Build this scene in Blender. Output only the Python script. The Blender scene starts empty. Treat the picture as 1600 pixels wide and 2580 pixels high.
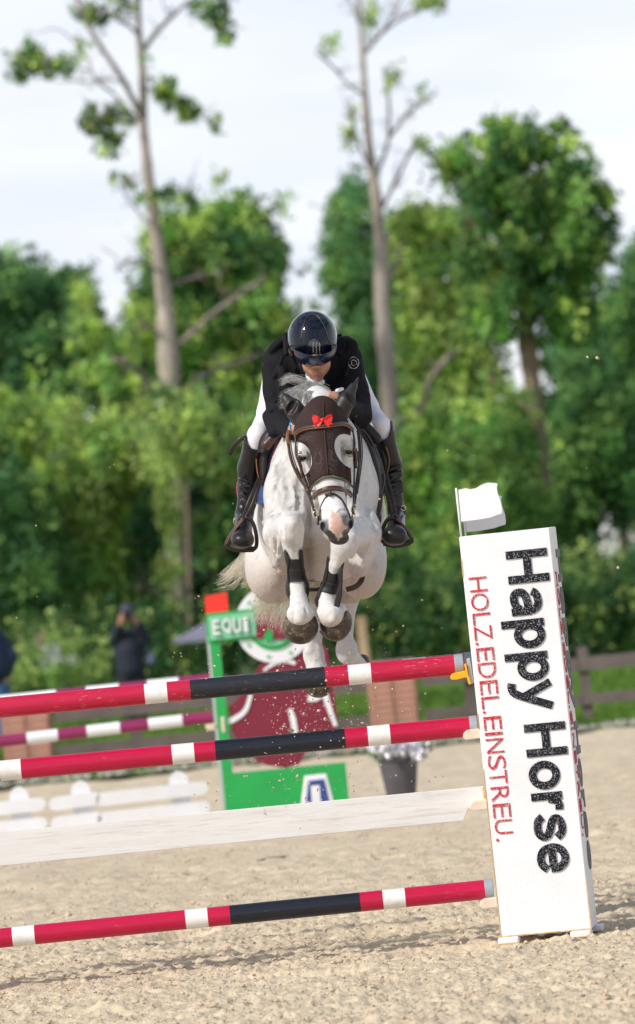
import bpy, math, random
import numpy as np
from mathutils import Vector, Matrix

# ------------------------------------------------------------------ camera, sky, sun, exposure
random.seed(7)
RS = np.random.RandomState(11)
SC = bpy.context.scene
COL = SC.collection
F = 13000.0                                   # focal length in pixels of the 1600 px wide photograph
CAM_H = 1.9
roll = math.radians(5.6)
pitch = math.atan(175.0 / F)
Fw = np.array([0, math.cos(pitch), math.sin(pitch)])
R0 = np.array([1.0, 0, 0]); U0 = np.array([0, -math.sin(pitch), math.cos(pitch)])
Rt = R0 * math.cos(roll) - U0 * math.sin(roll)
Up = R0 * math.sin(roll) + U0 * math.cos(roll)
CAMPOS = np.array([0, 0, CAM_H])

cam = bpy.data.cameras.new('camera'); camo = bpy.data.objects.new('camera', cam); COL.objects.link(camo)
M = Matrix(((Rt[0], Up[0], -Fw[0], 0), (Rt[1], Up[1], -Fw[1], 0), (Rt[2], Up[2], -Fw[2], CAM_H), (0, 0, 0, 1)))
camo.matrix_world = M
cam.sensor_fit = 'HORIZONTAL'; cam.sensor_width = 24.0; cam.lens = F / 1600 * 24
cam.clip_start = 0.5; cam.clip_end = 3000
cam.dof.use_dof = True; cam.dof.focus_distance = 26.1; cam.dof.aperture_fstop = 3.0; cam.dof.aperture_blades = 9
SC.camera = camo

SUNV = Vector((-0.76, -0.56, 0.74)).normalized()
world = bpy.data.worlds.new('World'); SC.world = world; world.use_nodes = True
wn = world.node_tree.nodes; wl = world.node_tree.links; wn.clear()
wo = wn.new('ShaderNodeOutputWorld'); bg = wn.new('ShaderNodeBackground'); bg.inputs[1].default_value = 0.11
sky = wn.new('ShaderNodeTexSky'); sky.sky_type = 'NISHITA'; sky.sun_disc = False
sky.sun_elevation = math.asin(SUNV.z); sky.sun_rotation = math.atan2(SUNV.x, SUNV.y)
sky.air_density = 1.0; sky.dust_density = 1.5; sky.ozone_density = 1.5
tc = wn.new('ShaderNodeTexCoord'); sp = wn.new('ShaderNodeSeparateXYZ'); wl.new(tc.outputs['Generated'], sp.inputs[0])
nz = wn.new('ShaderNodeTexNoise'); nz.inputs['Scale'].default_value = 3.2; nz.inputs['Detail'].default_value = 7
mp = wn.new('ShaderNodeMapping'); mp.inputs['Scale'].default_value = (1, 1, 2.6)
wl.new(tc.outputs['Generated'], mp.inputs[0]); wl.new(mp.outputs[0], nz.inputs['Vector'])
mr = wn.new('ShaderNodeMapRange'); mr.inputs['From Min'].default_value = 0.11; mr.inputs['From Max'].default_value = 0.5
mr.inputs['To Min'].default_value = 0.97; mr.inputs['To Max'].default_value = 0.12
wl.new(sp.outputs['Z'], mr.inputs['Value'])
cr = wn.new('ShaderNodeMapRange'); cr.inputs['From Min'].default_value = 0.35; cr.inputs['From Max'].default_value = 0.65
cr.inputs['To Min'].default_value = -0.25; cr.inputs['To Max'].default_value = 0.42
wl.new(nz.outputs[0], cr.inputs['Value'])
ad = wn.new('ShaderNodeMath'); ad.operation = 'ADD'; ad.use_clamp = True
lowm = wn.new('ShaderNodeMapRange'); lowm.inputs['From Min'].default_value = 0.0; lowm.inputs['From Max'].default_value = 0.3
wl.new(sp.outputs['Z'], lowm.inputs['Value'])
mulc = wn.new('ShaderNodeMath'); mulc.operation = 'MULTIPLY'; wl.new(cr.outputs[0], mulc.inputs[0]); wl.new(lowm.outputs[0], mulc.inputs[1])
wl.new(mr.outputs[0], ad.inputs[0]); wl.new(mulc.outputs[0], ad.inputs[1])
mix = wn.new('ShaderNodeMixRGB'); wl.new(ad.outputs[0], mix.inputs[0]); wl.new(sky.outputs[0], mix.inputs[1])
hz = wn.new('ShaderNodeMixRGB')                 # thin high cloud, faintly streaked
hz.inputs[1].default_value = (7.3, 7.85, 8.9, 1); hz.inputs[2].default_value = (8.6, 8.8, 9.1, 1)
n2 = wn.new('ShaderNodeTexNoise'); n2.inputs['Scale'].default_value = 9; n2.inputs['Detail'].default_value = 3
m2 = wn.new('ShaderNodeMapping'); m2.inputs['Scale'].default_value = (1, 1, 5); m2.inputs['Rotation'].default_value = (0, .3, 0)
wl.new(tc.outputs['Generated'], m2.inputs[0]); wl.new(m2.outputs[0], n2.inputs['Vector'])
r2 = wn.new('ShaderNodeMapRange'); r2.inputs['From Min'].default_value = 0.35; r2.inputs['From Max'].default_value = 0.65
wl.new(n2.outputs[0], r2.inputs['Value']); wl.new(r2.outputs[0], hz.inputs[0])
wl.new(hz.outputs[0], mix.inputs[2]); wl.new(mix.outputs[0], bg.inputs[0]); wl.new(bg.outputs[0], wo.inputs[0])

sl = bpy.data.lights.new('sun', 'SUN'); sl.energy = 3.25; sl.angle = math.radians(2.6); sl.color = (1.0, 0.95, 0.87)
so = bpy.data.objects.new('sun', sl); COL.objects.link(so)
so.rotation_euler = SUNV.to_track_quat('Z', 'Y').to_euler()
vs = SC.view_settings; vs.view_transform = 'Standard'; vs.look = 'None'; vs.exposure = 0.12; vs.gamma = 1; vs.use_curve_mapping = False

# ------------------------------------------------------------------ placing: pixel of the photo + depth -> point
def Cc(px, py, D): return np.array([(px - 800) / F * D, -(py - 1290) / F * D, D])
def toW(c):
    c = np.asarray(c, float)
    return CAMPOS + c[..., 0:1] * Rt + c[..., 1:2] * Up + c[..., 2:3] * Fw
def P(px, py, D): return toW(Cc(px, py, D))
def toC(w):
    w = np.asarray(w, float) - CAMPOS
    return np.stack([w @ Rt, w @ Up, w @ Fw], -1)
def groundD(px, py):
    v = Rt * (px - 800) / F - Up * (py - 1290) / F + Fw
    return -CAM_H / v[2]
def horizon(px): return 1465 - (px - 800) * math.tan(roll)

# ------------------------------------------------------------------ materials
MATS = {}
def mat(name, base=(0.5, 0.5, 0.5), rough=0.6, var=0.0, vscale=8, bump=0.0, bscale=60, metal=0.0, spec=0.5, coat=0.0,
        attr=False, dirt=None, dirt_amt=0.0, dirt_scale=12, sheen=0.0, transl=0.0, flecks=None, fleck_scale=300, fleck_th=0.1, stretch=None):
    if name in MATS: return MATS[name]
    m = bpy.data.materials.new(name); m.use_nodes = True; MATS[name] = m
    n = m.node_tree.nodes; l = m.node_tree.links; b = n['Principled BSDF']
    b.inputs['Roughness'].default_value = rough; b.inputs['Metallic'].default_value = metal
    b.inputs['Specular IOR Level'].default_value = spec
    if coat: b.inputs['Coat Weight'].default_value = coat; b.inputs['Coat Roughness'].default_value = 0.04
    if sheen: b.inputs['Sheen Weight'].default_value = sheen
    t = n.new('ShaderNodeTexCoord'); vec = t.outputs['Object']
    if stretch:
        mpp = n.new('ShaderNodeMapping'); mpp.inputs['Scale'].default_value = stretch; l.new(vec, mpp.inputs[0]); vec = mpp.outputs[0]
    if attr:
        a = n.new('ShaderNodeAttribute'); a.attribute_name = 'Col'; col = a.outputs['Color']
    else:
        a = n.new('ShaderNodeRGB'); a.outputs[0].default_value = (*base, 1); col = a.outputs[0]
    if var:
        x = n.new('ShaderNodeTexNoise'); x.inputs['Scale'].default_value = vscale; x.inputs['Detail'].default_value = 5; l.new(vec, x.inputs['Vector'])
        r = n.new('ShaderNodeMapRange'); r.inputs['From Min'].default_value = 0.3; r.inputs['From Max'].default_value = 0.7
        r.inputs['To Min'].default_value = 1 - var; r.inputs['To Max'].default_value = 1 + var; l.new(x.outputs[0], r.inputs['Value'])
        v = n.new('ShaderNodeVectorMath'); v.operation = 'SCALE'; l.new(col, v.inputs[0]); l.new(r.outputs[0], v.inputs['Scale']); col = v.outputs[0]
    if dirt:
        x = n.new('ShaderNodeTexNoise'); x.inputs['Scale'].default_value = dirt_scale; x.inputs['Detail'].default_value = 8; x.inputs['Roughness'].default_value = 0.7; l.new(vec, x.inputs['Vector'])
        r = n.new('ShaderNodeMapRange'); r.inputs['From Min'].default_value = 0.52; r.inputs['From Max'].default_value = 0.72
        r.inputs['To Max'].default_value = dirt_amt; l.new(x.outputs[0], r.inputs['Value'])
        if stretch and 'pole' in name:
            x2 = n.new('ShaderNodeTexNoise'); x2.inputs['Scale'].default_value = 3.3; l.new(t.outputs['Object'], x2.inputs['Vector'])
            r3 = n.new('ShaderNodeMapRange'); r3.inputs['From Min'].default_value = .46; r3.inputs['From Max'].default_value = .60; l.new(x2.outputs[0], r3.inputs['Value'])
            mu = n.new('ShaderNodeMath'); mu.operation = 'MULTIPLY'; l.new(r.outputs[0], mu.inputs[0]); l.new(r3.outputs[0], mu.inputs[1]); r = mu
        mm = n.new('ShaderNodeMixRGB'); mm.inputs[2].default_value = (*dirt, 1); l.new(r.outputs[0], mm.inputs[0]); l.new(col, mm.inputs[1]); col = mm.outputs[0]
    if flecks:
        x = n.new('ShaderNodeTexVoronoi'); x.inputs['Scale'].default_value = fleck_scale; l.new(t.outputs['Object'], x.inputs['Vector'])
        s = n.new('ShaderNodeSeparateXYZ'); l.new(x.outputs['Color'], s.inputs[0])
        c1 = n.new('ShaderNodeMath'); c1.operation = 'LESS_THAN'; c1.inputs[1].default_value = fleck_th; l.new(s.outputs[0], c1.inputs[0])
        mm = n.new('ShaderNodeMixRGB'); mm.inputs[2].default_value = (*flecks, 1); l.new(c1.outputs[0], mm.inputs[0]); l.new(col, mm.inputs[1]); col = mm.outputs[0]
    l.new(col, b.inputs['Base Color'])
    if bump:
        x = n.new('ShaderNodeTexNoise'); x.inputs['Scale'].default_value = bscale; x.inputs['Detail'].default_value = 4; l.new(vec, x.inputs['Vector'])
        bp = n.new('ShaderNodeBump'); bp.inputs['Strength'].default_value = bump; bp.inputs['Distance'].default_value = 0.01
        l.new(x.outputs[0], bp.inputs['Height']); l.new(bp.outputs[0], b.inputs['Normal'])
    if transl:
        tr = n.new('ShaderNodeBsdfTranslucent'); ms = n.new('ShaderNodeMixShader'); ms.inputs[0].default_value = transl
        l.new(col, tr.inputs[0]); l.new(b.outputs[0], ms.inputs[1]); l.new(tr.outputs[0], ms.inputs[2]); l.new(ms.outputs[0], n['Material Output'].inputs[0])
    return m

# ------------------------------------------------------------------ objects
def thing(name, label, cat, loc=(0, 0, 0), group=None, kind=None):
    o = bpy.data.objects.new(name, None); COL.objects.link(o); o.location = loc; o.empty_display_size = 0.1
    o['label'] = label; o['category'] = cat
    if group: o['group'] = group
    if kind: o['kind'] = kind
    return o
def tag(o, label=None, cat=None, group=None, kind=None):
    if label: o['label'] = label
    if cat: o['category'] = cat
    if group: o['group'] = group
    if kind: o['kind'] = kind
    return o
def wloc(o):
    p = Vector(o.location)
    while o.parent: o = o.parent; p += Vector(o.location)
    return np.array(p)
def obj(name, V, Fc, m, parent=None, smooth=True, col=None, origin=None, mat_idx=None, autosmooth=None):
    """link world-space vertices as one mesh object (relative to the parent's location)"""
    V = np.asarray(V, float).reshape(-1, 3)
    off = np.zeros(3)
    loc = np.zeros(3)
    if parent is not None: off = wloc(parent)
    elif origin is not None: off = np.asarray(origin, float); loc = off
    me = bpy.data.meshes.new(name)
    V = V - off
    if isinstance(Fc, np.ndarray):
        n, k = Fc.shape
        me.vertices.add(len(V)); me.vertices.foreach_set('co', V.astype(np.float32).ravel())
        me.loops.add(n * k); me.loops.foreach_set('vertex_index', Fc.astype(np.int32).ravel())
        me.polygons.add(n); me.polygons.foreach_set('loop_start', np.arange(0, n * k, k, dtype=np.int32))
        me.update(calc_edges=True); me.validate()
    else:
        me.from_pydata(V.tolist(), [], [list(f) for f in Fc]); me.update()
    for mm in (m if isinstance(m, (list, tuple)) else [m]): me.materials.append(mm)
    if mat_idx is not None: me.polygons.foreach_set('material_index', np.asarray(mat_idx, np.int32))
    if col is not None:
        a = me.color_attributes.new('Col', 'FLOAT_COLOR', 'POINT')
        c = np.ones((len(V), 4), np.float32); c[:, :3] = col; a.data.foreach_set('color', c.ravel())
    if smooth: me.polygons.foreach_set('use_smooth', np.ones(len(me.polygons), bool))
    if autosmooth: me.set_sharp_from_angle(angle=math.radians(autosmooth))
    o = bpy.data.objects.new(name, me); COL.objects.link(o)
    if parent is not None: o.parent = parent
    else: o.location = loc
    return o

class MB:                                       # mesh builder in world space
    def __init__(s): s.v = []; s.f = []; s.mi = []
    def add(s, V, Fc, mi=0):
        b = sum(len(x) for x in s.v); s.v.append(np.asarray(V, float).reshape(-1, 3)); s.f += [[i + b for i in f] for f in Fc]; s.mi += [mi] * len(Fc)
    def box(s, c, ax, ay, az, mi=0):            # centre and three half-axis vectors
        c, ax, ay, az = map(lambda q: np.asarray(q, float), (c, ax, ay, az))
        V = [c + i * ax + j * ay + k * az for i in (-1, 1) for j in (-1, 1) for k in (-1, 1)]
        s.add(V, [(0, 1, 3, 2), (4, 6, 7, 5), (0, 4, 5, 1), (2, 3, 7, 6), (0, 2, 6, 4), (1, 5, 7, 3)], mi)
    def tube(s, pts, rad, n=8, mi=0, caps=True):
        pts = np.asarray(pts, float); k = len(pts); rad = np.broadcast_to(np.asarray(rad, float), (k,))
        T = np.gradient(pts, axis=0); T /= np.linalg.norm(T, axis=1)[:, None] + 1e-9
        ref = np.array([0.13, 0.3, 0.94]);
        if abs(T[0] @ ref) > 0.9: ref = np.array([1.0, 0.1, 0])
        V = []; nrm = np.cross(T[0], ref); nrm /= np.linalg.norm(nrm)
        for i in range(k):
            nrm = nrm - T[i] * (nrm @ T[i]); nrm /= np.linalg.norm(nrm) + 1e-9
            b = np.cross(T[i], nrm)
            for j in range(n):
                a = 2 * math.pi * j / n; V.append(pts[i] + rad[i] * (math.cos(a) * nrm + math.sin(a) * b))
        Fc = [(i * n + j, i * n + (j + 1) % n, (i + 1) * n + (j + 1) % n, (i + 1) * n + j) for i in range(k - 1) for j in range(n)]
        if caps: Fc += [tuple(range(n - 1, -1, -1)), tuple((k - 1) * n + j for j in range(n))]
        s.add(V, Fc, mi)
    def build(s, name, m, parent=None, smooth=False, auto=None, **kw):
        return obj(name, np.concatenate(s.v), s.f, m, parent, smooth=smooth or bool(auto), mat_idx=s.mi if max(s.mi) else None, autosmooth=auto, **kw)

def plate(poly, D, thick, name, m, parent=None, holes=None, bevel=0.0, **kw):
    """extruded outline given in photo pixels at depth D, thick metres deep (towards the back)"""
    ds = [D] * len(poly) if not hasattr(D, '__len__') else D
    front = np.array([P(x, y, d) for (x, y), d in zip(poly, ds)]); n = len(poly)
    back = front + Fw * thick
    mb = MB(); area = sum(poly[i][0] * poly[(i + 1) % n][1] - poly[(i + 1) % n][0] * poly[i][1] for i in range(n))
    idx = list(range(n))
    mb.add(np.concatenate([front, back]), [idx, [n + i for i in reversed(idx)]] + [(i, n + i, n + (i + 1) % n, (i + 1) % n) for i in range(n)])
    o = mb.build(name, m, parent, **kw)
    if bevel:
        b = o.modifiers.new('bevel', 'BEVEL'); b.width = bevel; b.segments = 2; b.limit_method = 'ANGLE'
    return o
def spline(pts, n):
    pts = np.asarray(pts, float); k = len(pts)
    if k == 2: t = np.linspace(0, 1, n)[:, None]; return pts[0] * (1 - t) + pts[1] * t
    Q = np.concatenate([[2 * pts[0] - pts[1]], pts, [2 * pts[-1] - pts[-2]]]); out = []
    for u in np.linspace(0, k - 1, n):
        i = min(int(u), k - 2); t = u - i; a, b, c, d = Q[i:i + 4]
        out.append(0.5 * ((2 * b) + (c - a) * t + (2 * a - 5 * b + 4 * c - d) * t * t + (3 * b - a - 3 * c + d) * t ** 3))
    return np.array(out)
def arc(cx, cy, rx, ry, a0, a1, n):
    return [(cx + rx * math.cos(math.radians(a0 + (a1 - a0) * i / (n - 1))), cy + ry * math.sin(math.radians(a0 + (a1 - a0) * i / (n - 1)))) for i in range(n)]

# ------------------------------------------------------------------ distance-field modelling (camera-aligned metres), meshed with surface nets
def cone(a, b, ra, rb, k=0.022, op=1):
    A = Cc(*a); B = Cc(*b); return ('c', A, B, ra * a[2] / F, rb * b[2] / F, k, op)
def ell(c, r, rot=0, k=0.022, op=1):
    return ('e', Cc(*c), np.array([r[0] * c[2] / F, r[1] * c[2] / F, r[2]]), math.radians(rot), 0, k, op)
def prim_d(p, X, Y, Z):
    if p[0] == 'c':
        A, B, ra, rb = p[1:5]; ab = B - A; L2 = ab @ ab + 1e-12
        t = np.clip(((X - A[0]) * ab[0] + (Y - A[1]) * ab[1] + (Z - A[2]) * ab[2]) / L2, 0, 1)
        dx = X - A[0] - t * ab[0]; dy = Y - A[1] - t * ab[1]; dz = Z - A[2] - t * ab[2]
        return np.sqrt(dx * dx + dy * dy + dz * dz) - (ra + (rb - ra) * t)
    c, r, a = p[1:4]; ca, sa = math.cos(a), math.sin(a)
    x = X - c[0]; y = Y - c[1]; z = Z - c[2]; u = ca * x + sa * y; v = -sa * x + ca * y
    k0 = np.sqrt((u / r[0]) ** 2 + (v / r[1]) ** 2 + (z / r[2]) ** 2); k1 = np.sqrt((u / r[0] ** 2) ** 2 + (v / r[1] ** 2) ** 2 + (z / r[2] ** 2) ** 2) + 1e-9
    return k0 * (k0 - 1) / k1
def bbox(p):
    if p[0] == 'c': return np.minimum(p[1] - p[3], p[2] - p[4]), np.maximum(p[1] + p[3], p[2] + p[4])
    m = max(p[2][0], p[2][1]); e = np.array([m, m, p[2][2]]); return p[1] - e, p[1] + e
def comb(f, d, k, op):
    if op == 1:
        h = np.maximum(k - np.abs(f - d), 0) / k; return np.minimum(f, d) - h * h * k * 0.25
    h = np.maximum(k - np.abs(f + d), 0) / k; return np.maximum(f, -d) + h * h * k * 0.25
def field_at(prims, X, Y, Z):
    f = np.full(np.shape(X), 9.0)
    for p in prims: f = comb(f, prim_d(p, X, Y, Z), p[5], p[6])
    return f
def grid_eval(prims, xs, ys, zs, extra=0.0):
    G = np.full((len(xs), len(ys), len(zs)), 0.3, np.float32); ax = (xs, ys, zs)
    for p in prims:
        lo, hi = bbox(p); mg = p[5] + 0.04 + extra
        s = [slice(max(0, np.searchsorted(a, lo[i] - mg) - 1), np.searchsorted(a, hi[i] + mg) + 1) for i, a in enumerate(ax)]
        if any(q.stop <= q.start for q in s): continue
        X = xs[s[0], None, None]; Y = ys[None, s[1], None]; Z = zs[None, None, s[2]]
        G[s[0], s[1], s[2]] = comb(G[s[0], s[1], s[2]], prim_d(p, X, Y, Z).astype(np.float32), p[5], p[6])
    return G
def nets(G, xs, ys, zs):
    S = G < 0
    nx, ny, nz = G.shape
    def c(a, i, j, k): return a[i:nx - 1 + i, j:ny - 1 + j, k:nz - 1 + k]
    cnt = np.zeros((nx - 1, ny - 1, nz - 1), np.int8)
    for i in (0, 1):
        for j in (0, 1):
            for k in (0, 1): cnt += c(S, i, j, k)
    act = (cnt > 0) & (cnt < 8); I = np.argwhere(act); idx = -np.ones(act.shape, np.int32); idx[act] = np.arange(len(I))
    pos = np.zeros((len(I), 3)); w = np.zeros(len(I)); ax = [xs, ys, zs]
    corners = [(i, j, k) for i in (0, 1) for j in (0, 1) for k in (0, 1)]
    for a in corners:
        for d in range(3):
            if a[d]: continue
            b = list(a); b[d] = 1
            ga = G[I[:, 0] + a[0], I[:, 1] + a[1], I[:, 2] + a[2]]; gb = G[I[:, 0] + b[0], I[:, 1] + b[1], I[:, 2] + b[2]]
            m = (ga < 0) != (gb < 0); t = np.where(m, ga / np.where(m, ga - gb, 1), 0)
            for e in range(3):
                q0 = ax[e][I[:, e] + a[e]]
                q = q0 + (t * (ax[e][I[:, e] + 1] - q0) if e == d else 0)
                pos[:, e] += np.where(m, q, 0)
            w += m
    pos /= w[:, None]
    quads = []
    for d in range(3):
        e, g = (d + 1) % 3, (d + 2) % 3
        sl0 = [slice(1, -1)] * 3; sl0[d] = slice(0, -1); sl1 = list(sl0); sl1[d] = slice(1, None)
        A = S[tuple(sl0)]; B = S[tuple(sl1)]; ch = np.argwhere(A != B)
        if not len(ch): continue
        fl = A[ch[:, 0], ch[:, 1], ch[:, 2]]
        base = ch + 1; base[:, d] -= 1
        def at(de, dg):
            q = base.copy(); q[:, e] += de; q[:, g] += dg; return idx[q[:, 0], q[:, 1], q[:, 2]]
        Q = np.stack([at(-1, -1), at(0, -1), at(0, 0), at(-1, 0)], 1)
        Q[~fl] = Q[~fl][:, ::-1]; quads.append(Q)
    Q = np.concatenate(quads)
    return pos, Q[:, ::-1].copy() if False else Q
def axes(prims, hx, hz, pad=0.03, lim=None):
    lo = np.min([bbox(p)[0] for p in prims if p[6] == 1], 0) - pad; hi = np.max([bbox(p)[1] for p in prims if p[6] == 1], 0) + pad
    if lim is not None:
        lo = np.maximum(lo, lim[0]); hi = np.minimum(hi, lim[1])
    return np.arange(lo[0], hi[0], hx), np.arange(lo[1], hi[1], hx), np.arange(lo[2], hi[2], hz)
def pxy(X, Y, Z): return 800 + X / Z * F, 1290 - Y / Z * F
def poly_sd(px, py, poly):
    poly = np.asarray(poly, float); n = len(poly); d = np.full(np.shape(px), 1e9); ins = np.zeros(np.shape(px), bool)
    for i in range(n):
        a = poly[i]; b = poly[(i + 1) % n]; e = b - a
        t = np.clip(((px - a[0]) * e[0] + (py - a[1]) * e[1]) / (e @ e + 1e-9), 0, 1)
        d = np.minimum(d, (px - a[0] - t * e[0]) ** 2 + (py - a[1] - t * e[1]) ** 2)
        c = ((a[1] > py) != (b[1] > py)) & (px < (b[0] - a[0]) * (py - a[1]) / (b[1] - a[1] + 1e-12) + a[0]); ins ^= c
    d = np.sqrt(d); return np.where(ins, -d, d)
def sdf_obj(name, prims, m, parent, hx=0.006, hz=0.008, region=None, off=0.0, shell=None, colf=None, lim=None, relax=2):
    """region: list of (polygon, +1 keep / -1 cut); off grows the surface; lim in pixels+depth (x0,x1,y0,y1,d0,d1)"""
    L = None
    if lim:
        x0, x1, y0, y1, d0, d1 = lim; a = Cc(x0, y1, (d0 + d1) / 2); b = Cc(x1, y0, (d0 + d1) / 2); a[2] = d0; b[2] = d1; L = (a - .02, b + .02)
    xs, ys, zs = axes(prims, hx, hz, 0.03 + off, L)
    G = grid_eval(prims, xs, ys, zs, off) - off
    if region or lim:
        X = xs[:, None, None]; Y = ys[None, :, None]; Z = zs[None, None, :]
        zc = zs.mean(); PX, PY = np.broadcast_arrays(*pxy(xs[:, None], ys[None, :], zc))
        for poly, s in region or []:
            sd = poly_sd(PX, PY, poly) * zc / F
            G = np.maximum(G, (s * sd)[:, :, None].astype(np.float32))
        if lim:
            G = np.maximum(G, np.maximum(lim[4] - Z, Z - lim[5]).astype(np.float32) + 0 * G)
    G[0] = G[-1] = 0.1; G[:, 0] = G[:, -1] = 0.1; G[:, :, 0] = G[:, :, -1] = 0.1
    V, Q = nets(G, xs, ys, zs)
    for _ in range(relax):                       # light smoothing of the lattice
        acc = np.zeros_like(V); cn = np.zeros(len(V))
        for a, b in ((0, 1), (1, 2), (2, 3), (3, 0)):
            np.add.at(acc, Q[:, a], V[Q[:, b]]); np.add.at(acc, Q[:, b], V[Q[:, a]]); np.add.at(cn, Q[:, a], 1); np.add.at(cn, Q[:, b], 1)
        V = V * 0.5 + 0.5 * acc / np.maximum(cn, 1)[:, None]
    c = None
    if colf is not None:
        px, py = pxy(V[:, 0], V[:, 1], V[:, 2]); c = colf(px, py, V)
    return obj(name, toW(V), Q[:, ::-1], m, parent, col=c)
def surfD(px, py, prims, d0=24.8, d1=28.8, off=0.0):
    px = np.asarray(px, float); py = np.asarray(py, float); D = np.full(px.shape, d0)
    for _ in range(60):
        f = field_at(prims, (px - 800) / F * D, -(py - 1290) / F * D, D) - off
        D = np.minimum(D + np.maximum(f * 0.8, -0.01), d1)
    miss = D > 26.9
    if np.any(miss):                             # rays passing beside the form: depth of closest approach
        g = np.linspace(25.35, 26.9, 90); x = np.atleast_1d(px)[..., None]; y = np.atleast_1d(py)[..., None]
        f = field_at(prims, (x - 800) / F * g, -(y - 1290) / F * g, np.broadcast_to(g, np.broadcast_shapes(x.shape, g.shape))); best = g[np.argmin(f, -1)]
        D = np.where(miss, best.reshape(np.shape(D)), D)
    return D
def strap(name, pts, prims, w, t, m, parent, off=0.002, n=28, D=None, maxD=None, closed=False, smooth=3):
    """leather strap: photo-pixel path laid on a modelled surface (or at given depths); w, t in metres"""
    s = spline(pts, n); px, py = s[:, 0], s[:, 1]
    if D is None:
        d = surfD(px, py, prims, off=off + t / 2)
        if maxD: d = np.minimum(d, maxD)
        for _ in range(smooth): d[1:-1] = (d[:-2] + d[1:-1] * 2 + d[2:]) / 4
    else: d = spline(np.array(D, float)[:, None] if np.ndim(D) == 1 else D, n)[:, 0]
    c = np.stack([(px - 800) / F * d, -(py - 1290) / F * d, d], 1)
    T = np.gradient(c, axis=0); T /= np.linalg.norm(T, axis=1)[:, None]
    if D is None:
        e = 0.004; N = np.stack([field_at(prims, *(c + np.eye(3)[i] * e).T) - field_at(prims, *(c - np.eye(3)[i] * e).T) for i in range(3)], 1)
        N /= np.linalg.norm(N, axis=1)[:, None] + 1e-9
        for _ in range(3): N[1:-1] = (N[:-2] + 2 * N[1:-1] + N[2:]) / 4
    else: N = np.tile([0, 0, -1.0], (n, 1))
    B = np.cross(T, N); B /= np.linalg.norm(B, axis=1)[:, None] + 1e-9; N = np.cross(B, T)
    k = 10; V = []
    for i in range(n):
        for j in range(k):
            a = 2 * math.pi * j / k; ca, sa = math.cos(a), math.sin(a)
            V.append(c[i] + B[i] * w / 2 * np.sign(ca) * abs(ca) ** .6 + N[i] * t / 2 * np.sign(sa) * abs(sa) ** .6)
    Fc = [(i * k + j, i * k + (j + 1) % k, (i + 1) * k + (j + 1) % k, (i + 1) * k + j) for i in range(n - 1) for j in range(k)]
    Fc += [tuple(range(k - 1, -1, -1)), tuple((n - 1) * k + j for j in range(k))]
    return obj(name, toW(np.array(V)), Fc, m, parent)
def tubepx(name, pts, r, m, parent, n=24, seg=8):
    s = spline(np.array([Cc(*p) for p in pts]), n); mb = MB()
    mb.tube(toW(s), r if not hasattr(r, '__len__') else np.interp(np.linspace(0, 1, n), np.linspace(0, 1, len(r)), r), seg)
    return mb.build(name, m, parent, smooth=True)

def vnoise(x, y, cell, seed):
    r = np.random.RandomState(seed); T = r.rand(257, 257)
    u = x / cell; v = y / cell; i = np.floor(u).astype(int); j = np.floor(v).astype(int); fu = u - i; fv = v - j
    fu = fu * fu * (3 - 2 * fu); fv = fv * fv * (3 - 2 * fv); i %= 256; j %= 256
    return (T[i, j] * (1 - fu) + T[i + 1, j] * fu) * (1 - fv) + (T[i, j + 1] * (1 - fu) + T[i + 1, j + 1] * fu) * fv

# ================================================================== THE GROUND
SAND = (0.60, 0.50, 0.362)
m_sand = mat('sand', SAND, 0.95, var=0.16, vscale=7, bump=0.9, bscale=55, spec=0.15, dirt=(0.27, 0.21, 0.15), dirt_amt=0.5, dirt_scale=22)
m_clod = mat('sand_clod', (0.58, 0.465, 0.335), 0.95, var=0.25, vscale=20, bump=0.4, bscale=90, spec=0.15)
m_grass = mat('grass_ground', (0.10, 0.19, 0.03), 0.9, var=0.3, vscale=1.2, bump=0.8, bscale=14, spec=0.1, dirt=(0.16, 0.24, 0.05), dirt_amt=0.6, dirt_scale=0.7)
def sheet(name, x0, x1, y0, y1, nx, ny, z, m, hfun=None, kind='structure'):
    xs = np.linspace(x0, x1, nx); ys = np.linspace(y0, y1, ny); X, Y = np.meshgrid(xs, ys, indexing='ij')
    Z = np.full(X.shape, float(z)) + (hfun(X, Y) if hfun else 0)
    V = np.stack([X, Y, Z], -1).reshape(-1, 3); i = np.arange(nx - 1)[:, None] * ny + np.arange(ny - 1)[None, :]
    Q = np.stack([i, i + ny, i + ny + 1, i + 1], -1).reshape(-1, 4)
    return tag(obj(name, V, Q, m), kind=kind)
def sand_h(X, Y):
    h = 0.026 * (vnoise(X, Y, 0.55, 1) - .5) + 0.022 * (vnoise(X + 3, Y * 1.1, 0.19, 2) - .5)
    pr = vnoise(X * .8 + 11, Y + 5, 0.33, 12); h -= 0.045 * np.clip(pr - .78, 0, .1) / .1
    a = vnoise(X + 7, Y + 2, 0.075, 3); h += 0.015 * (a - .5) * (0.4 + vnoise(X, Y, 0.8, 9))
    b = vnoise(X - 5, Y + 9, 0.040, 4); h += 0.020 * np.maximum(b - .5, 0) * 2.2
    h += 0.015 * (vnoise(X + 1, Y + 4, 0.021, 6) - .5)
    return h
edge = lambda X, Y: np.minimum(1, 1)
sheet('sand_arena', -3.4, 3.4, 20.5, 30.0, 520, 620, 0.0, m_sand, sand_h)
sheet('sand_arena_middle', -7, 7, 29.97, 36.0, 300, 160, 0.0, m_sand, lambda X, Y: sand_h(X, Y) * 1.2)
def sand_h2(X, Y): return 0.05 * (vnoise(X, Y, 0.6, 1) - .5) + 0.05 * (vnoise(X, Y, 0.26, 5) - .5)
sheet('sand_arena_far_half', -16, 16, 35.95, 55.6, 260, 170, 0.0, m_sand, sand_h2)
sheet('ground', -500, 500, -60, 1500, 3, 3, -0.07, m_sand)
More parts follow.
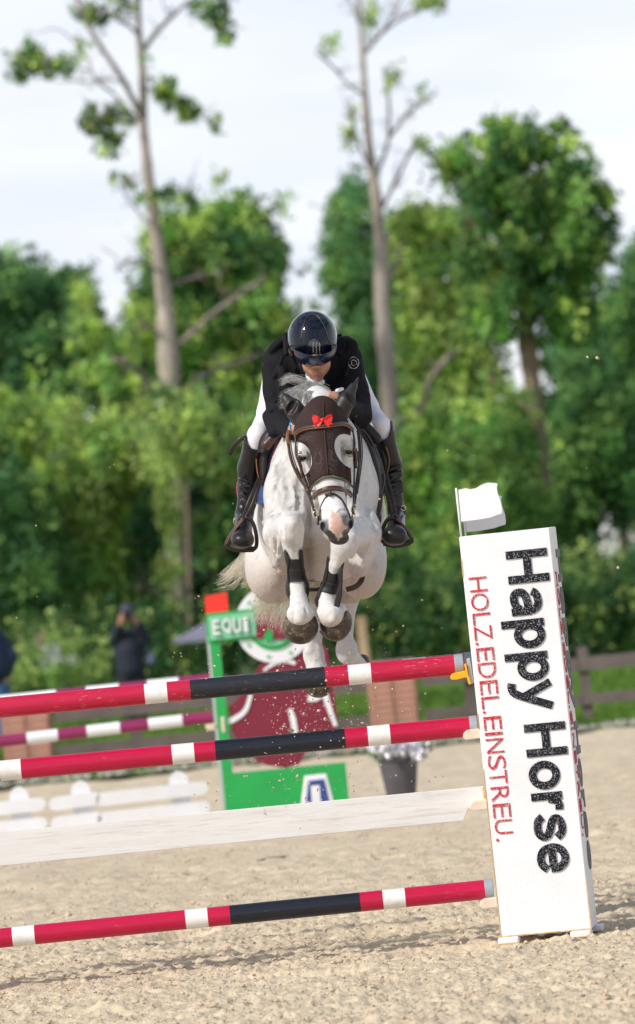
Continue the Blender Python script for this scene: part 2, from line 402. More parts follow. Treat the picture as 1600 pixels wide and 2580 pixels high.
sheet('grass_verge', -60, 60, 55.4, 92, 200, 60, 0.03, m_grass, lambda X, Y: 0.05 * (vnoise(X, Y, 1.7, 8) - .5) * np.clip((Y - 55.4), 0, 1))
sheet('meadow', -400, 400, 91.9, 700, 3, 3, 0.0, mat('meadow_grass', (0.06, 0.11, 0.025), 0.95, var=0.3, vscale=0.4))

# grass blades on the verge: dense tufts
def leaf_mesh(C, size, seed, up=0.0, aspect=0.6, dirn=None):
    r = np.random.RandomState(seed); n = len(C)
    a = r.randn(n, 3); a /= np.linalg.norm(a, axis=1)[:, None]
    if dirn is not None: a = a * (1 - up) + np.asarray(dirn) * up; a /= np.linalg.norm(a, axis=1)[:, None]
    b = np.cross(a, r.randn(n, 3)); b /= np.linalg.norm(b, axis=1)[:, None]
    s = (size * (0.6 + 0.8 * r.rand(n)))[:, None] if np.ndim(size) == 0 else size[:, None]
    A = a * s; B = b * s * aspect / 2
    V = np.stack([C - A / 2, C + B - A * .05, C + A / 2, C - B - A * .05], 1).reshape(-1, 3)
    Q = np.arange(4 * n).reshape(n, 4)
    return V, Q
r = np.random.RandomState(5)
n = 26000; gx = r.uniform(-9, 9, n); gy = 55.7 + 25 * r.rand(n) ** 1.2
V, Q = leaf_mesh(np.stack([gx, gy, np.full(n, 0.07)], 1), 0.13, 6, up=0.75, aspect=0.25, dirn=(0, 0, 1))
m_leafattr = mat('leaf', attr=True, rough=0.55, spec=0.2, transl=0.42)
gc = np.array([0.12, 0.22, 0.035]) * (0.6 + 0.8 * vnoise(gx, gy, 1.3, 3))[:, None] * (0.7 + .6 * r.rand(n))[:, None]
tag(obj('grass', V, Q, m_leafattr, col=np.repeat(gc, 4, 0), smooth=False), 'bright mown grass between the arena sand and the trees', 'grass', kind='stuff')

# lumps of sand
def lump_template():
    t = (1 + 5 ** .5) / 2
    v = np.array([(-1, t, 0), (1, t, 0), (-1, -t, 0), (1, -t, 0), (0, -1, t), (0, 1, t), (0, -1, -t), (0, 1, -t), (t, 0, -1), (t, 0, 1), (-t, 0, -1), (-t, 0, 1)], float)
    v /= np.linalg.norm(v[0])
    f = np.array([(0, 11, 5), (0, 5, 1), (0, 1, 7), (0, 7, 10), (0, 10, 11), (1, 5, 9), (5, 11, 4), (11, 10, 2), (10, 7, 6), (7, 1, 8), (3, 9, 4), (3, 4, 2), (3, 2, 6), (3, 6, 8), (3, 8, 9), (4, 9, 5), (2, 4, 11), (6, 2, 10), (8, 6, 7), (9, 8, 1)])
    return v, f
LV, LF = lump_template()
def lumps(C, S, seed, squash=0.75):
    r = np.random.RandomState(seed); n = len(C)
    V = LV[None] * (1 + 0.28 * r.randn(n, 12, 1)) * S[:, None, None] * np.stack([1 + .3 * r.randn(n), 1 + .3 * r.randn(n), np.full(n, squash)], -1)[:, None, :]
    return (V + C[:, None]).reshape(-1, 3), (LF[None] + 12 * np.arange(n)[:, None, None]).reshape(-1, 3)
n = 26000; cy = 20.6 + 25 * r.rand(n) ** 1.4; cx = r.uniform(-1, 1, n) * (cy * 0.08); s = 0.0028 + 0.010 * r.rand(n) ** 9 + 0.003 * r.rand(n)
s *= np.where(r.rand(n) < .01, 1.8, 1)
V, Q = lumps(np.stack([cx, cy, sand_h(cx, cy) * (cy < 35) + s * .35 + .001], 1), s, 3)
tag(obj('sand_clods', V, Q, m_clod, smooth=False), 'loose clods of sand scattered over the arena', 'sand', kind='stuff')
# grey gravel strip along the arena edge
n = 1100; gx = r.uniform(-8, 8, n); gy = 55.5 + .45 * r.rand(n) ** 1.0; s = 0.02 + .04 * r.rand(n)
V, Q = lumps(np.stack([gx, gy, 0.03 + s * .4], 1), s, 4)
tag(obj('gravel', V, Q, mat('gravel', (0.36, 0.33, 0.29), 0.9, var=0.3, vscale=9)), 'grey gravel along the edge of the sand', 'gravel', kind='stuff')
# flying sand kicked up by the hooves
n1 = 620; fx = 790 + 75 * r.randn(n1) ; fy = 1900 - 170 * r.rand(n1) + 150 * r.randn(n1) * .6; fx += (fy - 1880) * -.12
n2 = 330; fx = np.r_[fx, r.uniform(430, 1120, n2)]; fy = np.r_[fy, 1500 + 620 * r.rand(n2) ** .8]
n3 = 80; fx = np.r_[fx, r.uniform(20, 1590, n3)]; fy = np.r_[fy, r.uniform(1000, 1800, n3)]
n = len(fx); s = 0.0016 + 0.0045 * r.rand(n) ** 3; s[n1 + n2:] *= .9
for i, (x, y, q) in enumerate([(1480, 900, .006), (1505, 902, .009), (1557, 1430, .009), (700, 1690, .008), (735, 1840, .012), (745, 1868, .010), (820, 1812, .010), (805, 1790, .007), (765, 1800, .012), (840, 1760, .006), (600, 1750, .006), (715, 1830, .006), (690, 1640, .006), (1205, 2028, .004), (645, 1500, .006), (750, 1955, .009), (780, 1975, .008), (800, 1990, .011), (770, 2010, .008)]):
    fx[i], fy[i], s[i] = x, y, q
keep = fy < 2150; fx, fy, s = fx[keep], fy[keep], s[keep]; n = len(fx)
D = r.uniform(25.6, 28.8, n); C = toW(np.stack([(fx - 800) / F * D, -(fy - 1290) / F * D, D], -1))
V, Q = lumps(C, s, 8, 1.0)
tag(obj('flying_sand', V, Q, m_clod, smooth=False), 'grains and clods of sand thrown up behind the hooves', 'sand', kind='stuff')

# ================================================================== FENCE OF THE ARENA, BRICK PIERS
m_wood = mat('weathered_wood', (0.155, 0.12, 0.11), 0.85, var=0.25, vscale=3, bump=0.3, bscale=30)
def fence(px0, px1, label, postx):
    D0 = 58.0; x0 = P(px0, 1700, D0)[0]; x1 = P(px1, 1700, D0)[0]
    t = thing('rail_fence', label, 'fence', (x0, D0, 0.0), 'brown rail fences along the arena')
    for z, h in ((0.69, .075), (0.29, .06)):
        mb = MB(); mb.box(((x0 + x1) / 2, D0, z), ((x1 - x0) / 2, 0, 0), (0, .02, 0), (0, 0, h)); mb.build('rail', m_wood, t)
    for p in postx:
        x = P(p, 1700, D0)[0]; mb = MB(); mb.box((x, D0 + .085, .42), (.055, 0, 0), (0, .06, 0), (0, 0, .46)); mb.build('post', m_wood, t)
fence(128, 925, 'brown wooden rail fence on the left, behind the purple striped poles', [330, 545, 745])
fence(1062, 1460, 'brown wooden rail fence between the pink brick pier and the white wing', [1180])
fence(1462, 2200, 'brown wooden rail fence right of the tall white lettered wing', [1473, 1800, 2100])
m_brick = mat('brick', (0.46, 0.235, 0.175), 0.85, var=0.22, vscale=5, bump=0.3, bscale=60)
m_mortar = mat('mortar', (0.43, 0.25, 0.19), 0.9, var=0.2, vscale=6)
brick_me = None
def brick_pier(pxc, label, w=0.26, hgt=.93):
    global brick_me
    D0 = 57.0; x = P(pxc, 1750, D0)[0]
    t = thing('brick_pier', label, 'pillar', (x, D0, 0), 'brick piers in the arena fence')
    mb = MB(); mb.box((x, D0, hgt / 2), (w - .012, 0, 0), (0, w - .012, 0), (0, 0, hgt / 2)); mb.build('mortar_core', m_mortar, t)
    if brick_me is None:
        mb = MB(); mb.box((0, 0, 0), (.122, 0, 0), (0, .055, 0), (0, 0, .031)); o = mb.build('brick', m_brick); brick_me = o.data; bpy.data.objects.remove(o)
        brick_me.name = 'brick'
    nc = int(hgt / .075)
    for c in range(nc):
        z = .04 + c * .075
        sh = c % 2
        for side in range(4):
            for k in (0, 1):
                u = (-1 + 2 * k) * .128 + (0.0 if sh else 0.003)
                o = bpy.data.objects.new('brick', brick_me); COL.objects.link(o); o.parent = t
                d = w - .045 + random.uniform(-.002, .003)
                a = side * math.pi / 2
                o.location = (math.cos(a) * u + math.sin(a) * d, math.sin(a) * u - math.cos(a) * d, z); o.rotation_euler = (0, 0, a)
                o.scale = (random.uniform(.93, 1.0) if sh else random.uniform(.86, .97), 1, random.uniform(.95, 1))
    mb = MB(); mb.box((x, D0, hgt + .012), (w + .01, 0, 0), (0, w + .01, 0), (0, 0, .014)); mb.build('cap', mat('pier_cap', (0.42, 0.25, 0.19), .9, var=.2), t)
brick_pier(990, 'pink brick pier behind the middle of the jump, above the flower pot')
brick_pier(62, 'pink brick pier at the left edge of the picture')

# ================================================================== TREES
def jitter(c, r, amt): return np.clip(np.array(c) * (1 + amt * r.randn(*np.shape(c))), 0, 1)
BR = (0.27, 0.36, 0.075); MD = (0.135, 0.235, 0.06); DK = (0.035, 0.095, 0.028); BL = (0.08, 0.18, 0.065); OL = (0.20, 0.26, 0.07)
def GAIN(cols): return np.array([1.98, 1.92, 2.2])
def crown(name, ells, D, dr, nclump, nleaf, size, cols, seed, parent=None, cr=(0.25, 0.6), aspect=0.55, gap=0.0, label=None, cat=None, kind=None, hang=0.0):
    """leafy mass: clumps scattered inside ellipses given in photo pixels at depth D"""
    r = np.random.RandomState(seed); Cs = []; col = []; area = np.array([e[2] * e[3] for e in ells], float); area /= area.sum()
    nclump = int(nclump * (2.3 if nclump > 100 else 1.2)); cr = (cr[0] * (.62 if nclump > 200 else 1), cr[1] * (.72 if nclump > 200 else 1)); nleaf = nleaf * (.5 if nclump > 200 else .9)
    for c in range(nclump):
        e = ells[r.choice(len(ells), p=area)]
        a = r.rand() * 2 * math.pi; q = math.sqrt(r.rand()) * 1.0; q *= 1 + .30 * max(0, r.randn()) * (q > .72)
        px = e[0] + e[2] * q * math.cos(a); py = e[1] + e[3] * q * math.sin(a)
        spire = math.sin(a) < -.25 and q > .75 and r.rand() < .45 and e[3] > 35
        if spire: py -= min(30, r.exponential(14)); q = 1.2
        dd = D + dr * (2 * r.rand() - 1) * math.sqrt(max(0.05, 1 - q * q))
        ctr = P(px, py, dd); rad = r.uniform(*cr) * (D / 100) * (1.0 if q < .8 else .635)
        m = max(6, int(nleaf * (rad ** 2) * r.uniform(.3, 1.25) / (np.mean(cr) ** 2)))
        m = int(m * 1.35); v = r.randn(m, 3) * rad * .56; v[:, 2] *= 1.15; v[:, :2] *= .85
        if hang: v[:, 2] -= hang * rad * r.rand(m) ** 2
        Cs.append(ctr + v)
        base = np.array(cols[r.choice(len(cols))]) * GAIN(cols); base = base * r.uniform(.55, 1.45)
        col.append(base * (0.75 + 0.5 * r.rand(m, 1)))
    Cs = np.concatenate(Cs); col = np.concatenate(col)
    ok = Cs[:, 2] > 0.05; Cs = Cs[ok]; col = col[ok]
    V, Q = leaf_mesh(Cs, size * .86 * D / 100, seed + 1, aspect=aspect)
    o = obj(name, V, Q, m_leafattr, parent, smooth=False, col=np.repeat(col, 4, 0))
    if label: tag(o, label, cat, kind=kind)
    elif kind: tag(o, kind=kind)
    return o
m_bark = mat('grey_bark', (0.40, 0.335, 0.285), 0.9, var=0.3, vscale=2.2, bump=0.8, bscale=16, stretch=(1, 1, .35), dirt=(0.12, 0.10, 0.08), dirt_amt=.5, dirt_scale=5)
m_bark2 = mat('brown_bark', (0.21, 0.15, 0.105), 0.9, var=0.3, vscale=2.2, bump=0.8, bscale=14)
m_limb = mat('limb_bark', (0.27, 0.215, 0.185), 0.9, var=0.3, vscale=4)
def D_of(ds): return float(np.mean(ds))
def limb(name, pts, D, w, m, parent, dd=None, n=20):
    k = len(pts); ds = D if hasattr(D, '__len__') else [D] * k
    if dd: ds = [D + q for q in dd]
    s = spline(np.array([P(x, y, d) for (x, y), d in zip(pts, ds)]), n); ww = np.interp(np.linspace(0, 1, n), np.linspace(0, 1, len(w)), w)
    rr = ww / 2 * np.mean(ds) / F; j = np.random.RandomState(int(pts[0][0] + pts[0][1]))
    mb = MB(); mb.tube(s, rr * (1 + .06 * j.randn(n)), 10)
    if name == 'branch':
        for q in range(9):
            i = int(n * (.25 + .72 * j.rand())); i = min(i, n - 1); dv = j.randn(3) * [.8, .5, .6] + [0, 0, .35]; L = (.12 + .32 * j.rand()) * D_of(ds) / 100
            p0 = s[i]; p1 = p0 + dv * L * .5 + j.randn(3) * .04; p2 = p1 + (dv + j.randn(3) * .5) * L * .5; mb.tube([p0, p1, p2], [min(.02, rr[i] * .5), .011, .005], 5)
            mb.tube([p1, p1 + (dv + j.randn(3)) * L * .35], [.009, .004], 4)
    return mb.build(name, m, parent, smooth=True)
def base_at(px, py, D): p = P(px, py, D); return (p[0], p[1], 0)

# tall sparse tree on the left
DA = 104.0; tb = P(455, 1650, DA)
t = thing('tall_tree', 'tall sparse tree on the left with a bare grey trunk and broken limbs', 'tree', (tb[0], tb[1], 0))
limb('trunk', [(470, 1800), (458, 1600), (450, 1350), (442, 1150), (430, 1010), (424, 900), (414, 760), (402, 660), (386, 540), (372, 430), (362, 320), (360, 200), (352, 100), (348, 0), (342, -160), (338, -330)], DA, [58, 50, 48, 50, 56, 52, 44, 38, 32, 27, 24, 20, 17, 14, 10, 5], m_bark, t, n=60)
for pts, w, dd in [
    ([(435, 1015), (385, 975), (340, 930), (285, 903)], [22, 17, 15, 13], (0, 0, -.5, -.8)),
    ([(455, 1005), (500, 955), (560, 925), (620, 905), (650, 890)], [18, 14, 11, 8, 4], (0, .5, .8, 1, 1)),
    ([(440, 875), (478, 845), (530, 795), (600, 745), (668, 700)], [15, 13, 13, 12, 11], (0, 0, .3, .5, .8)),
    ([(425, 720), (470, 705), (520, 690), (570, 695)], [10, 8, 6, 4], (0, .6, 1, 1.2)),
    ([(410, 690), (370, 668), (320, 655), (295, 690)], [10, 7, 5, 3], (0, -.4, -.6, -.8)),
    ([(362, 300), (335, 250), (300, 185), (255, 120), (215, 50), (185, -20), (160, -80)], [18, 15, 13, 12, 10, 8, 6], (0, -.2, -.4, -.5, -.6, -.6, -.7)),
    ([(362, 125), (395, 80), (440, 35), (480, 0), (520, -40)], [15, 12, 10, 8, 5], (0, .2, .4, .6, .7)),
    ([(350, 90), (320, 60), (270, 35), (225, 15), (190, -10)], [9, 8, 7, 5, 4], (0, -.3, -.5, -.6, -.8)),
    ([(345, 300), (290, 240), (240, 200), (215, 140), (150, 75), (85, 85)], [8, 7, 6, 5, 4, 2], (0, .5, .8, 1, 1.2, 1.4)),
    ([(330, 215), (270, 200), (190, 205), (120, 165), (60, 150)], [5, 5, 4, 3, 2], (0, -.4, -.6, -.8, -1)),
    ([(360, 220), (400, 230), (440, 260), (500, 290), (535, 315)], [7, 6, 5, 4, 3], (0, .2, .4, .5, .6)),
    ([(350, 310), (300, 290), (250, 300), (225, 320)], [8, 6, 5, 3], (0, -.2, -.3, -.3)),
    ([(395, 500), (430, 490), (470, 500), (500, 520)], [6, 5, 4, 2], (0, .3, .6, .8)),
    ([(380, 570), (345, 530), (320, 500), (300, 460)], [6, 5, 4, 2], (0, -.3, -.5, -.6)),
    ([(490, 10), (520, 20), (545, 60), (560, 100)], [5, 4, 3, 2], (.6, .6, .6, .6)),
    ([(400, 1500), (375, 1485), (345, 1475)], [18, 17, 14], (-.6, -.9, -1.0)),
    ([(415, 850), (380, 830), (350, 815)], [9, 7, 5], (0, -.3, -.4))]:
    limb('branch', pts, DA, w, m_limb, t, dd)
crown('leaf_sprays', [(65, 150, 42, 40), (110, 165, 45, 22), (165, 160, 34, 30), (205, 110, 22, 20), (235, 40, 38, 26), (305, 30, 28, 24), (525, 25, 45, 28), (565, 80, 22, 30), (545, 50, 20, 20), (415, 215, 28, 30), (450, 262, 48, 24), (480, 285, 26, 22), (540, 305, 14, 16), (240, 295, 38, 26), (300, 300, 42, 22), (275, 360, 28, 28), (240, 320, 26, 30), (305, 458, 28, 18), (390, 492, 36, 14), (470, 500, 30, 18), (490, 525, 26, 14), (430, 480, 22, 14), (370, 145, 14, 14), (45, 190, 26, 12), (300, -30, 60, 30), (560, -40, 50, 30)],
      DA, .40, 260, 10, 0.15, [MD, (0.05, .115, .03), BR, (.04, .09, .03)], 31, t, cr=(.10, .24))
# paler ivy-grown stem beside it
t = thing('slim_tree', 'slim pale stem overgrown with ivy just left of the tall trunk', 'tree', base_at(432, 1650, 100))
limb('trunk', [(455, 1800), (440, 1640), (428, 1450), (426, 1300), (424, 1180)], 100, [22, 20, 20, 17, 12], mat('pale_bark', (0.30, 0.29, 0.20), .9, var=.35, vscale=3), t)
crown('ivy', [(430, 1400, 26, 240), (425, 1170, 50, 60)], 99.7, .3, 60, 30, .16, [MD, OL, BR], 77, t, cr=(.12, .3))

# tall bare tree, centre right
DB = 108.0
t = thing('tall_tree', 'tall nearly bare tree behind the rider with a pale trunk', 'tree', base_at(985, 1650, DB))
limb('trunk', [(1010, 1800), (995, 1600), (988, 1350), (984, 1150), (982, 1040), (978, 950), (968, 850), (962, 760), (962, 680), (957, 600), (950, 510), (938, 430), (928, 340), (920, 250), (915, 170), (910, 90), (903, 0), (895, -120), (890, -260)], DB, [60, 52, 46, 44, 46, 46, 42, 40, 38, 33, 30, 24, 20, 17, 15, 13, 11, 7, 4], m_bark, t, n=60)
for pts, w, dd in [
    ([(990, 1065), (1040, 1050), (1070, 1010), (1085, 955), (1130, 900), (1155, 885)], [22, 18, 15, 13, 11, 8], (0, -.3, -.4, -.5, -.4, -.2)),
    ([(968, 720), (985, 690), (1005, 650), (1020, 610)], [16, 12, 9, 6], (0, .2, .3, .4)),
    ([(942, 450), (965, 400), (980, 340), (980, 270), (975, 200)], [12, 10, 9, 8, 8], (0, .2, .3, .3, .4)),
    ([(982, 345), (1015, 300), (1055, 262), (1100, 235)], [9, 8, 7, 5], (.3, .8, 1.2, 1.5)),
    ([(965, 520), (985, 480), (1010, 430), (1035, 380), (1060, 358)], [12, 10, 9, 8, 5], (0, .3, .5, .7, .8)),
    ([(940, 440), (915, 390), (895, 340), (885, 290), (882, 270)], [9, 8, 6, 5, 4], (0, -.2, -.3, -.4, -.4)),
    ([(918, 240), (880, 215), (840, 170), (795, 130)], [7, 6, 6, 5], (0, -1, -1.6, -2)),
    ([(922, 130), (950, 95), (990, 60), (1050, 25), (1110, -15)], [12, 10, 8, 7, 4], (0, .2, .4, .6, .8)),
    ([(958, 85), (990, 40), (1020, -20)], [7, 6, 4], (.2, .6, .9)),
    ([(905, 60), (890, 20), (860, -30)], [6, 5, 4], (0, -.3, -.5)),
    ([(925, 110), (930, 60), (945, 0), (960, -50)], [6, 6, 5, 4], (0, .4, .6, .8)),
    ([(1010, 1270), (1060, 1200), (1110, 1150), (1150, 1120)], [16, 14, 12, 8], (0, .5, 1, 1.2))]:
    limb('branch', pts, DB, w, m_limb, t, dd)
crown('leaf_sprays', [(836, 112, 20, 16), (1085, 8, 28, 14), (935, 40, 14, 24), (885, 335, 13, 10), (884, 285, 8, 12), (1060, 232, 12, 9), (992, 188, 12, 12), (980, 210, 14, 10), (1060, 362, 22, 10), (880, 355, 12, 10)],
      DB, .3, 75, 11, 0.13, [BR, (.16, .22, .03), MD], 32, t, cr=(.10, .24))

# dense tree right
DC = 98.0
t = thing('leafy_tree', 'dense bright green tree on the right with a brown forked trunk', 'tree', base_at(1350, 1650, DC))
limb('trunk', [(1375, 1780), (1368, 1500), (1362, 1250), (1352, 1080), (1340, 960), (1328, 860), (1318, 780), (1305, 700), (1296, 610), (1290, 500), (1285, 420)], DC, [60, 52, 48, 46, 44, 50, 30, 24, 18, 14, 8], m_bark2, t, n=40)
for pts, w, dd in [([(1330, 840), (1360, 770), (1400, 660), (1430, 540), (1440, 430)], [22, 18, 14, 10, 5], (0, .2, .3, .4, .4)),
                   ([(1318, 770), (1270, 700), (1210, 600), (1160, 500)], [14, 12, 9, 5], (0, -.2, -.4, -.5)),
                   ([(1300, 640), (1340, 540), (1360, 420)], [12, 9, 5], (0, .2, .3)),
                   ([(1350, 1060), (1300, 1000), (1250, 960), (1200, 945)], [12, 9, 6, 4], (0, .5, 1, 1.4))]:
    limb('branch', pts, DC, w, m_bark2, t, dd)
crown('crown', [(1270, 365, 62, 58), (1310, 345, 40, 30), (1415, 372, 70, 52), (1385, 345, 30, 30), (1150, 415, 52, 50), (1110, 395, 30, 25), (1215, 470, 70, 55), (1310, 470, 110, 95), (1430, 465, 85, 80), (1390, 590, 120, 110), (1260, 610, 110, 110), (1450, 610, 80, 90), (1350, 700, 90, 70), (1445, 700, 50, 60), (1530, 570, 26, 24), (1525, 490, 30, 18), (1240, 720, 80, 60), (1380, 770, 60, 45), (1450, 800, 70, 60), (1230, 800, 70, 50)],
      DC, 1.3, 300, 88, 0.19, [MD, (.065, .16, .025), BR, DK, (.05, .12, .03)], 41, t, cr=(.2, .46), hang=.8)
# yellower tree left of it
t = thing('leafy_tree', 'yellow green tree between the bare trunk and the dense right tree', 'tree', base_at(1130, 1650, 112))
limb('trunk', [(1165, 1750), (1150, 1400), (1140, 1100), (1130, 900), (1115, 700), (1105, 600)], 112, [30, 28, 24, 20, 12, 6], m_bark2, t)
crown('crown', [(1080, 590, 70, 60), (1120, 700, 110, 90), (1180, 560, 50, 50), (1100, 850, 120, 90), (1200, 800, 70, 80), (1030, 560, 45, 40), (1140, 990, 130, 90), (1010, 640, 30, 40), (1160, 900, 90, 60)],
      112, 1.6, 235, 66, 0.18, [BR, (.11, .19, .03), MD, OL], 42, t, cr=(.2, .5), hang=.5)
# blueish tree behind the rider's right
t = thing('leafy_tree', 'blue green tree directly behind the bare trunk and the rider', 'tree', base_at(900, 1650, 132))
limb('trunk', [(920, 1720), (910, 1300), (900, 900), (893, 600)], 132, [32, 28, 20, 8], m_bark2, t)
crown('crown', [(900, 490, 45, 45), (880, 560, 60, 70), (885, 680, 75, 90), (905, 820, 90, 110), (900, 980, 110, 110), (950, 600, 40, 60), (1000, 760, 60, 100), (1010, 960, 80, 100), (850, 660, 40, 60), (930, 1150, 120, 100)],
      132, 1.8, 300, 56, 0.15, [(.055, .135, .045), (.07, .16, .05), MD, BL], 43, t, cr=(.2, .42))
# tree centre left
t = thing('leafy_tree', 'broad bright green tree behind the tall left trunk', 'tree', base_at(560, 1650, 126))
limb('trunk', [(560, 1720), (555, 1300), (548, 900), (545, 650)], 126, [40, 34, 24, 8], m_bark2, t)
crown('crown', [(585, 555, 75, 45), (540, 600, 110, 60), (590, 620, 120, 90), (430, 620, 70, 55), (450, 740, 110, 110), (620, 760, 100, 130), (400, 850, 90, 100), (540, 850, 150, 120), (670, 640, 45, 40), (700, 850, 55, 90), (360, 930, 70, 70), (600, 980, 130, 80)],
      126, 2.2, 430, 70, 0.17, [MD, BR, (.08, .18, .03), (.04, .105, .03)], 44, t, cr=(.22, .5))
# dark tree left
t = thing('leafy_tree', 'dark green tree at the left edge, lower than the others', 'tree', base_at(90, 1650, 122))
limb('trunk', [(110, 1720), (95, 1300), (85, 900)], 122, [40, 30, 12], m_bark2, t)
crown('crown', [(40, 740, 75, 75), (120, 760, 80, 60), (190, 745, 40, 60), (60, 860, 130, 90), (180, 870, 90, 80), (90, 970, 170, 80), (-60, 800, 120, 130), (250, 880, 40, 50), (200, 960, 60, 60)],
      122, 2.0, 420, 75, 0.17, [BL, (.032, .082, .032), MD, DK], 45, t, cr=(.22, .5))
t = thing('leafy_tree', 'small light tree between the dark left tree and the tall trunk', 'tree', base_at(290, 1650, 112))
limb('trunk', [(305, 1720), (295, 1300), (290, 1000)], 112, [24, 18, 8], m_bark2, t)
crown('crown', [(290, 900, 55, 60), (250, 980, 70, 50), (330, 1000, 60, 60), (215, 830, 40, 60), (205, 760, 20, 40)], 112, 1.0, 110, 55, 0.15, [BR, (.09, .15, .05), MD], 46, t, cr=(.15, .35))
# far right background trees
t = thing('leafy_tree', 'dark tree behind the dense tree at the right edge', 'tree', base_at(1560, 1650, 134))
limb('trunk', [(1590, 1720), (1570, 1300), (1560, 900)], 134, [34, 28, 10], m_bark2, t)
crown('crown', [(1585, 720, 35, 60), (1560, 840, 80, 80), (1480, 900, 110, 90), (1600, 980, 120, 120), (1480, 1050, 110, 80), (1700, 850, 130, 200), (1600, 660, 30, 50)], 134, 1.8, 380, 60, 0.16, [MD, BL, (.06, .15, .04), DK], 47, t, cr=(.2, .45))

# understorey bushes: each a thing
bushes = [
    ('bright willow bush at the left edge below the dark tree', 60, 1120, [(30, 1080, 140, 85), (110, 1060, 100, 60), (-80, 1150, 120, 120)], 104, [BR, (.15, .25, .03), BR, MD], 51),
    ('dark leafy bush low at the left edge', 20, 1300, [(-20, 1300, 90, 190), (60, 1420, 110, 170), (-100, 1300, 120, 250)], 99, [MD, (.05, .11, .03), BL, DK], 52),
    ('tall olive green bush left of the slim ivy stem', 240, 1200, [(230, 1170, 140, 120), (180, 1290, 120, 120), (300, 1120, 110, 80), (200, 1420, 120, 130)], 101, [OL, (.085, .15, .03), BR, MD], 53),
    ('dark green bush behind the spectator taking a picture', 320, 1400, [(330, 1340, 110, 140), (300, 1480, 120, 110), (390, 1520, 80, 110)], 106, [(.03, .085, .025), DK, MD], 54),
    ('olive bush in front of the tall left trunk', 470, 1120, [(470, 1060, 90, 60), (430, 1090, 90, 80), (525, 1120, 80, 70)], 98, [(.10, .155, .05), OL, BR, MD], 55),
    ('green bush between the tall left trunk and the rider', 570, 1300, [(590, 1180, 80, 100), (590, 1330, 80, 120), (630, 1440, 90, 120), (660, 1100, 60, 90)], 101, [(.06, .13, .03), MD, OL, (.035, .09, .025)], 56),
    ('dark green bush behind the horse', 760, 1300, [(760, 1250, 110, 160), (720, 1450, 120, 140), (820, 1400, 110, 160), (770, 1080, 80, 100)], 109, [(.03, .08, .025), DK, MD], 57),
    ('bright green bush right of the rider behind the bare trunk', 1060, 1200, [(1050, 1180, 100, 110), (1090, 1300, 110, 110), (1010, 1330, 70, 90), (1130, 1120, 90, 80)], 99, [BR, (.10, .2, .03), (.07, .16, .03), MD], 58),
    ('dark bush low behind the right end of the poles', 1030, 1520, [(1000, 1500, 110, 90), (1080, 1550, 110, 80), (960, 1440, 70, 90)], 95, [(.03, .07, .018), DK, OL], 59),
    ('bright low bush left of the white wing', 1130, 1440, [(1110, 1420, 90, 90), (1170, 1500, 90, 70)], 96, [BR, (.07, .15, .03), MD], 60),
    ('green bush above the white wing flag', 1250, 1150, [(1230, 1150, 120, 120), (1290, 1260, 110, 110), (1180, 1280, 80, 90), (1250, 1020, 80, 50)], 97, [(.06, .15, .03), MD, BR], 61),
    ('leafy bush at the right edge above the fence', 1500, 1150, [(1480, 1130, 130, 110), (1580, 1200, 120, 140), (1420, 1250, 100, 110), (1500, 1010, 110, 60)], 102, [MD, (.05, .13, .03), DK, (.07, .15, .035)], 62),
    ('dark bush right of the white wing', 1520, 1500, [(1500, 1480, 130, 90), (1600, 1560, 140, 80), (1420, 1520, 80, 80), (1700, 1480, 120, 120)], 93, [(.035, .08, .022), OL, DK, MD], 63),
    ('hazy bush behind the upper part of the white wing', 1400, 1350, [(1370, 1360, 70, 90), (1330, 1450, 90, 80)], 104, [MD, (.04, .1, .03)], 64),
]
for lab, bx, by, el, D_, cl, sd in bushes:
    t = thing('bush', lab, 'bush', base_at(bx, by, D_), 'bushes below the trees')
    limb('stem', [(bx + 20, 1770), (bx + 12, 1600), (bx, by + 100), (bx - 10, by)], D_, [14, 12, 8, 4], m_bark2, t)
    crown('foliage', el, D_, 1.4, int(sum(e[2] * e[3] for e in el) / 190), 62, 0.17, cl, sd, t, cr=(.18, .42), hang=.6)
# low clipped hedge line and a far wood closing the gaps
crown('hedge', [(x, horizon(x) + 130, 90, 110) for x in range(-300, 1950, 120)], 86.5, .8, 900, 60, 0.15, [(.03, .075, .02), (.025, .06, .018), DK, OL], 70,
      cr=(.2, .4), label='dark low hedge running behind the grass verge', cat='hedge', kind='thing')
crown('far_wood', [(x, horizon(x) - 120 + 60 * math.sin(x * .01), 130, 270) for x in range(-500, 2200, 130)], 165, 4, 1900, 34, 0.26, [(.028, .07, .028), (.022, .055, .022), (.035, .085, .03)], 71,
      cr=(.35, .75), label='dense far wood behind the garden trees', cat='wood', kind='stuff')
crown('far_wood', [(x, horizon(x) - 90 + 50 * math.sin(x * .013), 190, 260) for x in list(range(-5200, -450, 240)) + list(range(2150, 7000, 240))], 170, 6, 700, 24, 0.42, [(.035, .08, .03), (.028, .065, .025), (.05, .11, .035)], 72,
      cr=(.6, 1.3), label='wide belt of wood stretching away on both sides of the garden', cat='wood', kind='stuff')
# small pale flowering bush left
t = thing('flowering_bush', 'bush with white blossom beside the spectator', 'bush', base_at(135, 1640, 88))
crown('foliage', [(140, 1660, 90, 60), (60, 1680, 70, 50), (210, 1690, 50, 40)], 83.8, .4, 60, 50, .12, [MD, OL], 81, t, cr=(.14, .3))
crown('blossom', [(128, 1640, 24, 20), (150, 1665, 26, 12), (186, 1665, 10, 12), (110, 1670, 14, 10)], 83.2, .15, 22, 16, .07, [(.36, .37, .33), (.30, .31, .28)], 82, t, cr=(.06, .12))

